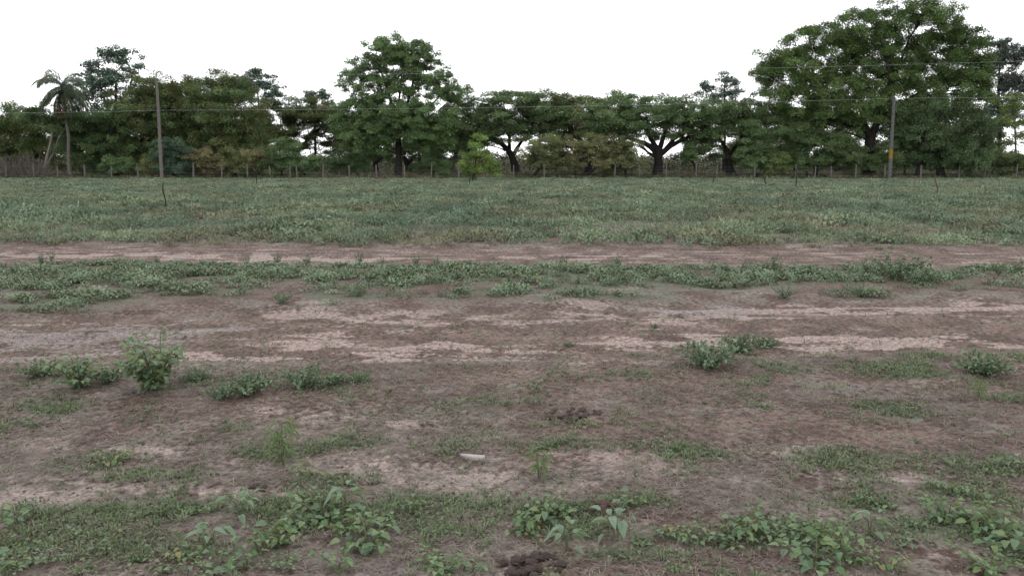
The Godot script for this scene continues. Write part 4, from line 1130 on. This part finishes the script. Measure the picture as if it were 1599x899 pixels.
	for k in 3:
		few.append(weed("broadleaf_weed", ["small broad-leaved green weed sprawling on the foreground soil", "small upright green weed with rather large leaves on the foreground soil", "very low green weed with tiny leaves on the foreground soil"][k], "weed", g, [4, 3, 5][k], [0.045, 0.065, 0.035][k], 0.1, [6, 6, 7][k], [0.033, 0.042, 0.026][k], [0.024, 0.029, 0.020][k], 340 + k * 10, greens.slice(k, k + 3)))
		many.append(weed("broadleaf_weed", ["bushy many-leaved green weed sprawling on the foreground soil", "taller bushy green weed with large leaves on the foreground soil", "wide flat green weed with many small leaves on the foreground soil"][k], "weed", g, [7, 6, 8][k], [0.07, 0.095, 0.055][k], [0.15, 0.14, 0.17][k], [9, 9, 10][k], [0.036, 0.046, 0.029][k], [0.026, 0.032, 0.022][k], 341 + k * 10, greens.slice(2 - k, 5 - k)))
	var p2 := weed("pale_weed", "upright weed with a rosette of large pale leaves", "weed", "pale-leaved upright weeds", 2, 0.09, 0.05, 6, 0.075, 0.036, 342, M.pale_leaves)
	var p3 := weed("yellowing_weed", "broad-leaved weed with some yellowing leaves", "weed", "yellowing weeds", 4, 0.06, 0.11, 6, 0.038, 0.027, 343, M.dark_leaves)
	rng.seed = 344
	for a in [[15, 862], [30, 815], [20, 892], [88, 872], [165, 862], [222, 872], [385, 884], [410, 862], [525, 893], [690, 828], [770, 812], [735, 892], [845, 800], [985, 792], [1035, 842], [1080, 846], [1060, 893], [1195, 638], [1345, 782], [1375, 792], [1410, 852], [1440, 782], [1420, 640], [1565, 742], [1585, 732], [120, 835], [60, 850], [310, 800], [1310, 832], [1180, 852], [1430, 822], [1000, 850], [640, 800], [480, 780], [1490, 770], [260, 890], [130, 893]]:
		again(few[rng.randi() % 3], "broadleaf_weed", gp(a[0], a[1]), rng.randf() * TAU, rng.randf_range(0.6, 1.15), own_label(a), rng.randf_range(0.7, 1.2))
	for a in [[455, 826], [500, 812], [545, 830], [575, 858], [600, 820], [440, 880], [430, 850], [820, 832], [870, 806], [1125, 848], [1220, 842], [1250, 832], [1262, 852], [1290, 856], [1275, 884], [1335, 878], [1480, 812], [1525, 822], [1555, 840], [1570, 862], [1535, 893], [1590, 880], [690, 890], [1165, 836], [840, 820], [345, 890], [40, 880]]:
		again(many[rng.randi() % 3], "broadleaf_weed", gp(a[0], a[1]), rng.randf() * TAU, rng.randf_range(0.6, 1.1), own_label(a), rng.randf_range(0.7, 1.2))
	for a in [[330, 858], [885, 864], [962, 842], [375, 812], [540, 800], [1358, 838]]:
		again(p2, "pale_weed", gp(a[0], a[1]), rng.randf() * TAU, rng.randf_range(0.85, 1.1), own_label(a))
	for a in [[288, 876], [180, 725], [475, 742], [830, 838], [1060, 838], [1390, 888]]:
		again(p3, "yellowing_weed", gp(a[0], a[1]), rng.randf() * TAU, rng.randf_range(0.7, 1.0), own_label(a))

func build_litter() -> void:
	# the whitish offcut
	var p := gp(738, 718)
	var o := thing("wood_offcut", p, "pale pointed offcut of wood lying on bare soil", "offcut")
	o.rotation.y = -0.16
	var st := SurfaceTool.new()
	st.begin(Mesh.PRIMITIVE_TRIANGLES)
	var top := [Vector2(-0.078, -0.020), Vector2(-0.074, -0.024), Vector2(0.066, -0.020), Vector2(0.070, 0.022), Vector2(-0.012, 0.018)]
	var rings := []
	for lv in [[0.0, 0.97], [0.004, 1.0], [0.021, 1.0], [0.025, 0.94]]:
		var r := []
		for q in top: r.append(Vector3(q.x * lv[1], lv[0], q.y * lv[1]))
		rings.append(r)
	for j in 3:
		for i in 5:
			var k := (i + 1) % 5
			for t in [rings[j][i], rings[j][k], rings[j + 1][i], rings[j][k], rings[j + 1][k], rings[j + 1][i]]: st.add_vertex(t)
	for i in range(1, 4):
		for t in [rings[3][0], rings[3][i], rings[3][i + 1], rings[0][0], rings[0][i + 1], rings[0][i]]: st.add_vertex(t)
	st.generate_normals()
	part("offcut_body", st.commit(), M.cut_wood, o)
	# dung and clod heaps
	var clods := [clod(1), clod(2), clod(3)]
	rng.seed = 401
	for h in [[885, 648, 16, 0.15, 0.024, "dung_heap", "dark crumbled dung heap on the brown soil", "dung"], [930, 646, 6, 0.045, 0.02, "dung_heap", "small dark dung lump right beside the crumbled heap", "dung"], [830, 888, 26, 0.14, 0.026, "dung_heap", "large dung heap of rounded clods among foreground weeds", "dung"], [935, 796, 18, 0.09, 0.02, "soil_heap", "reddish crumbly soil heap among green weeds", "soil"], [750, 836, 3, 0.02, 0.022, "dung_heap", "single dark dung ball in the grass of the foreground", "dung"], [392, 762, 8, 0.07, 0.018, "dung_heap", "flat greyish dung patch near the narrow-leaved seedling", "dung"], [535, 742, 7, 0.04, 0.018, "soil_heap", "little purplish crumb heap between seedling and offcut", "soil"], [222, 752, 4, 0.03, 0.014, "soil_heap", "few soil crumbs on the pale left patch", "soil"]]:
		var q := gp(h[0], h[1])
		var t := thing(h[5], q, h[6], h[7])
		for i in h[2]:
			var r: float = h[3] * sqrt(rng.randf())
			var a := rng.randf() * TAU
			var s: float = h[4] * rng.randf_range(0.6, 1.25)
			var c := part("clod", clods[rng.randi() % 3], M.dung if h[5] == "dung_heap" else M.soil, t)
			var x := cos(a) * r
			var z := sin(a) * r * 0.8
			c.position = Vector3(x, gh(q.x + x, q.z + z) - q.y + s * 0.25 + (0.02 * (1.0 - r / h[3]) if h[2] > 10 else 0.0), z)
			c.scale = Vector3(s, s * 0.75, s)
			c.rotation = Vector3(rng.randf_range(-0.4, 0.4), rng.randf() * TAU, rng.randf_range(-0.4, 0.4))
	# green grass tufts, seedlings, straw and crumbs on the near ground
	rng.seed = 410
	var grass := tuft(9, 0.055, 0.0045, 1.3)
	var tiny := ArrayMesh.new()
	var v := PackedVector3Array()
	var ix := PackedInt32Array()
	for i in 12:
		var q := rand_dir()
		diamond(v, ix, Vector3(q.x * 0.035, absf(q.y) * 0.012 + 0.003, q.z * 0.035), (q + Vector3(0, 0.6, 0)).normalized(), (Vector3.UP + rand_dir() * 0.4).normalized(), 0.016, 0.010)
	tiny = mesh_of(v, ix)
	var straw := PackedVector3Array()
	var si := PackedInt32Array()
	for i in 5:
		var a := rng.randf() * TAU
		var dir := Vector3(cos(a), rng.randf_range(0.0, 0.3), sin(a))
		var b := Vector3(rng.randf_range(-0.04, 0.04), 0.004, rng.randf_range(-0.04, 0.04))
		diamond(straw, si, b, dir.normalized(), Vector3.UP, rng.randf_range(0.04, 0.09), 0.0028)
	var straw_m := mesh_of(straw, si)
	var bg := PackedFloat32Array()
	var bt := PackedFloat32Array()
	var bs := PackedFloat32Array()
	var bc := PackedFloat32Array()
	for i in 110000:
		var d := 2.3 + 6.4 * pow(rng.randf(), 0.9)
		var x := rng.randf_range(-0.8, 0.8) * (d + 0.6)
		var on := zone_of(x, d) == 1
		var gn := n_green.get_noise_2d(x * 2.2, d * 2.2)
		var w := stamped("green", x, d) + gn * 0.8 - 0.33
		if on: w -= 0.9
		var y := gh(x, -d)
		var turn := Basis(Vector3.UP, rng.randf() * TAU)
		if rng.randf() < clampf(w * 0.6 + 0.16, 0.02, 0.8):
			var c := Color(0.11, 0.155, 0.075).lerp(Color(0.17, 0.185, 0.105), rng.randf()) * rng.randf_range(0.6, 1.2)
			if rng.randf() < 0.55: put(bg, turn * rng.randf_range(0.5, 1.15), Vector3(x, y, -d), c)
			else: put(bt, turn * rng.randf_range(0.6, 1.4), Vector3(x, y, -d), c)
		elif not on:
			var th := n_green.get_noise_2d(x * 1.3 + 50.0, d * 1.3) + stamped("grey", x, d) * 0.8 - stamped("dark", x, d) * 0.5 - stamped("sand", x, d) * 0.4
			if rng.randf() < 0.42 + th * 0.9:
				var c := Color(0.27, 0.225, 0.19).lerp(Color(0.135, 0.10, 0.085), rng.randf()) * rng.randf_range(0.7, 1.25)
				put(bs, turn * rng.randf_range(0.5, 1.2), Vector3(x, y, -d), c)
		if rng.randf() < (0.03 if on else 0.12):
			var c := Color(0.115, 0.08, 0.07).lerp(Color(0.2, 0.16, 0.14), pow(rng.randf(), 3.0)) * rng.randf_range(0.7, 1.2)
			put(bc, turn * (0.003 + 0.010 * pow(rng.randf(), 4.0)), Vector3(x, y + 0.002, -d), c)
	tag(copies("short_grass", grass, M.tint, bg, self), "short green grass in patches on the near soil", "grass", "", "stuff")
	tag(copies("seedling_cover", tiny, M.tint, bt, self), "tiny round-leaved seedlings in patches on the near soil", "ground cover", "", "stuff")
	tag(copies("straw_litter", straw_m, M.dry, bs, self), "dry grey straw strewn over the near soil", "straw", "", "stuff")
	tag(copies("soil_crumbs", clods[1], M.dry, bc, self), "loose crumbs and pebbles strewn over the near soil", "soil", "", "stuff")
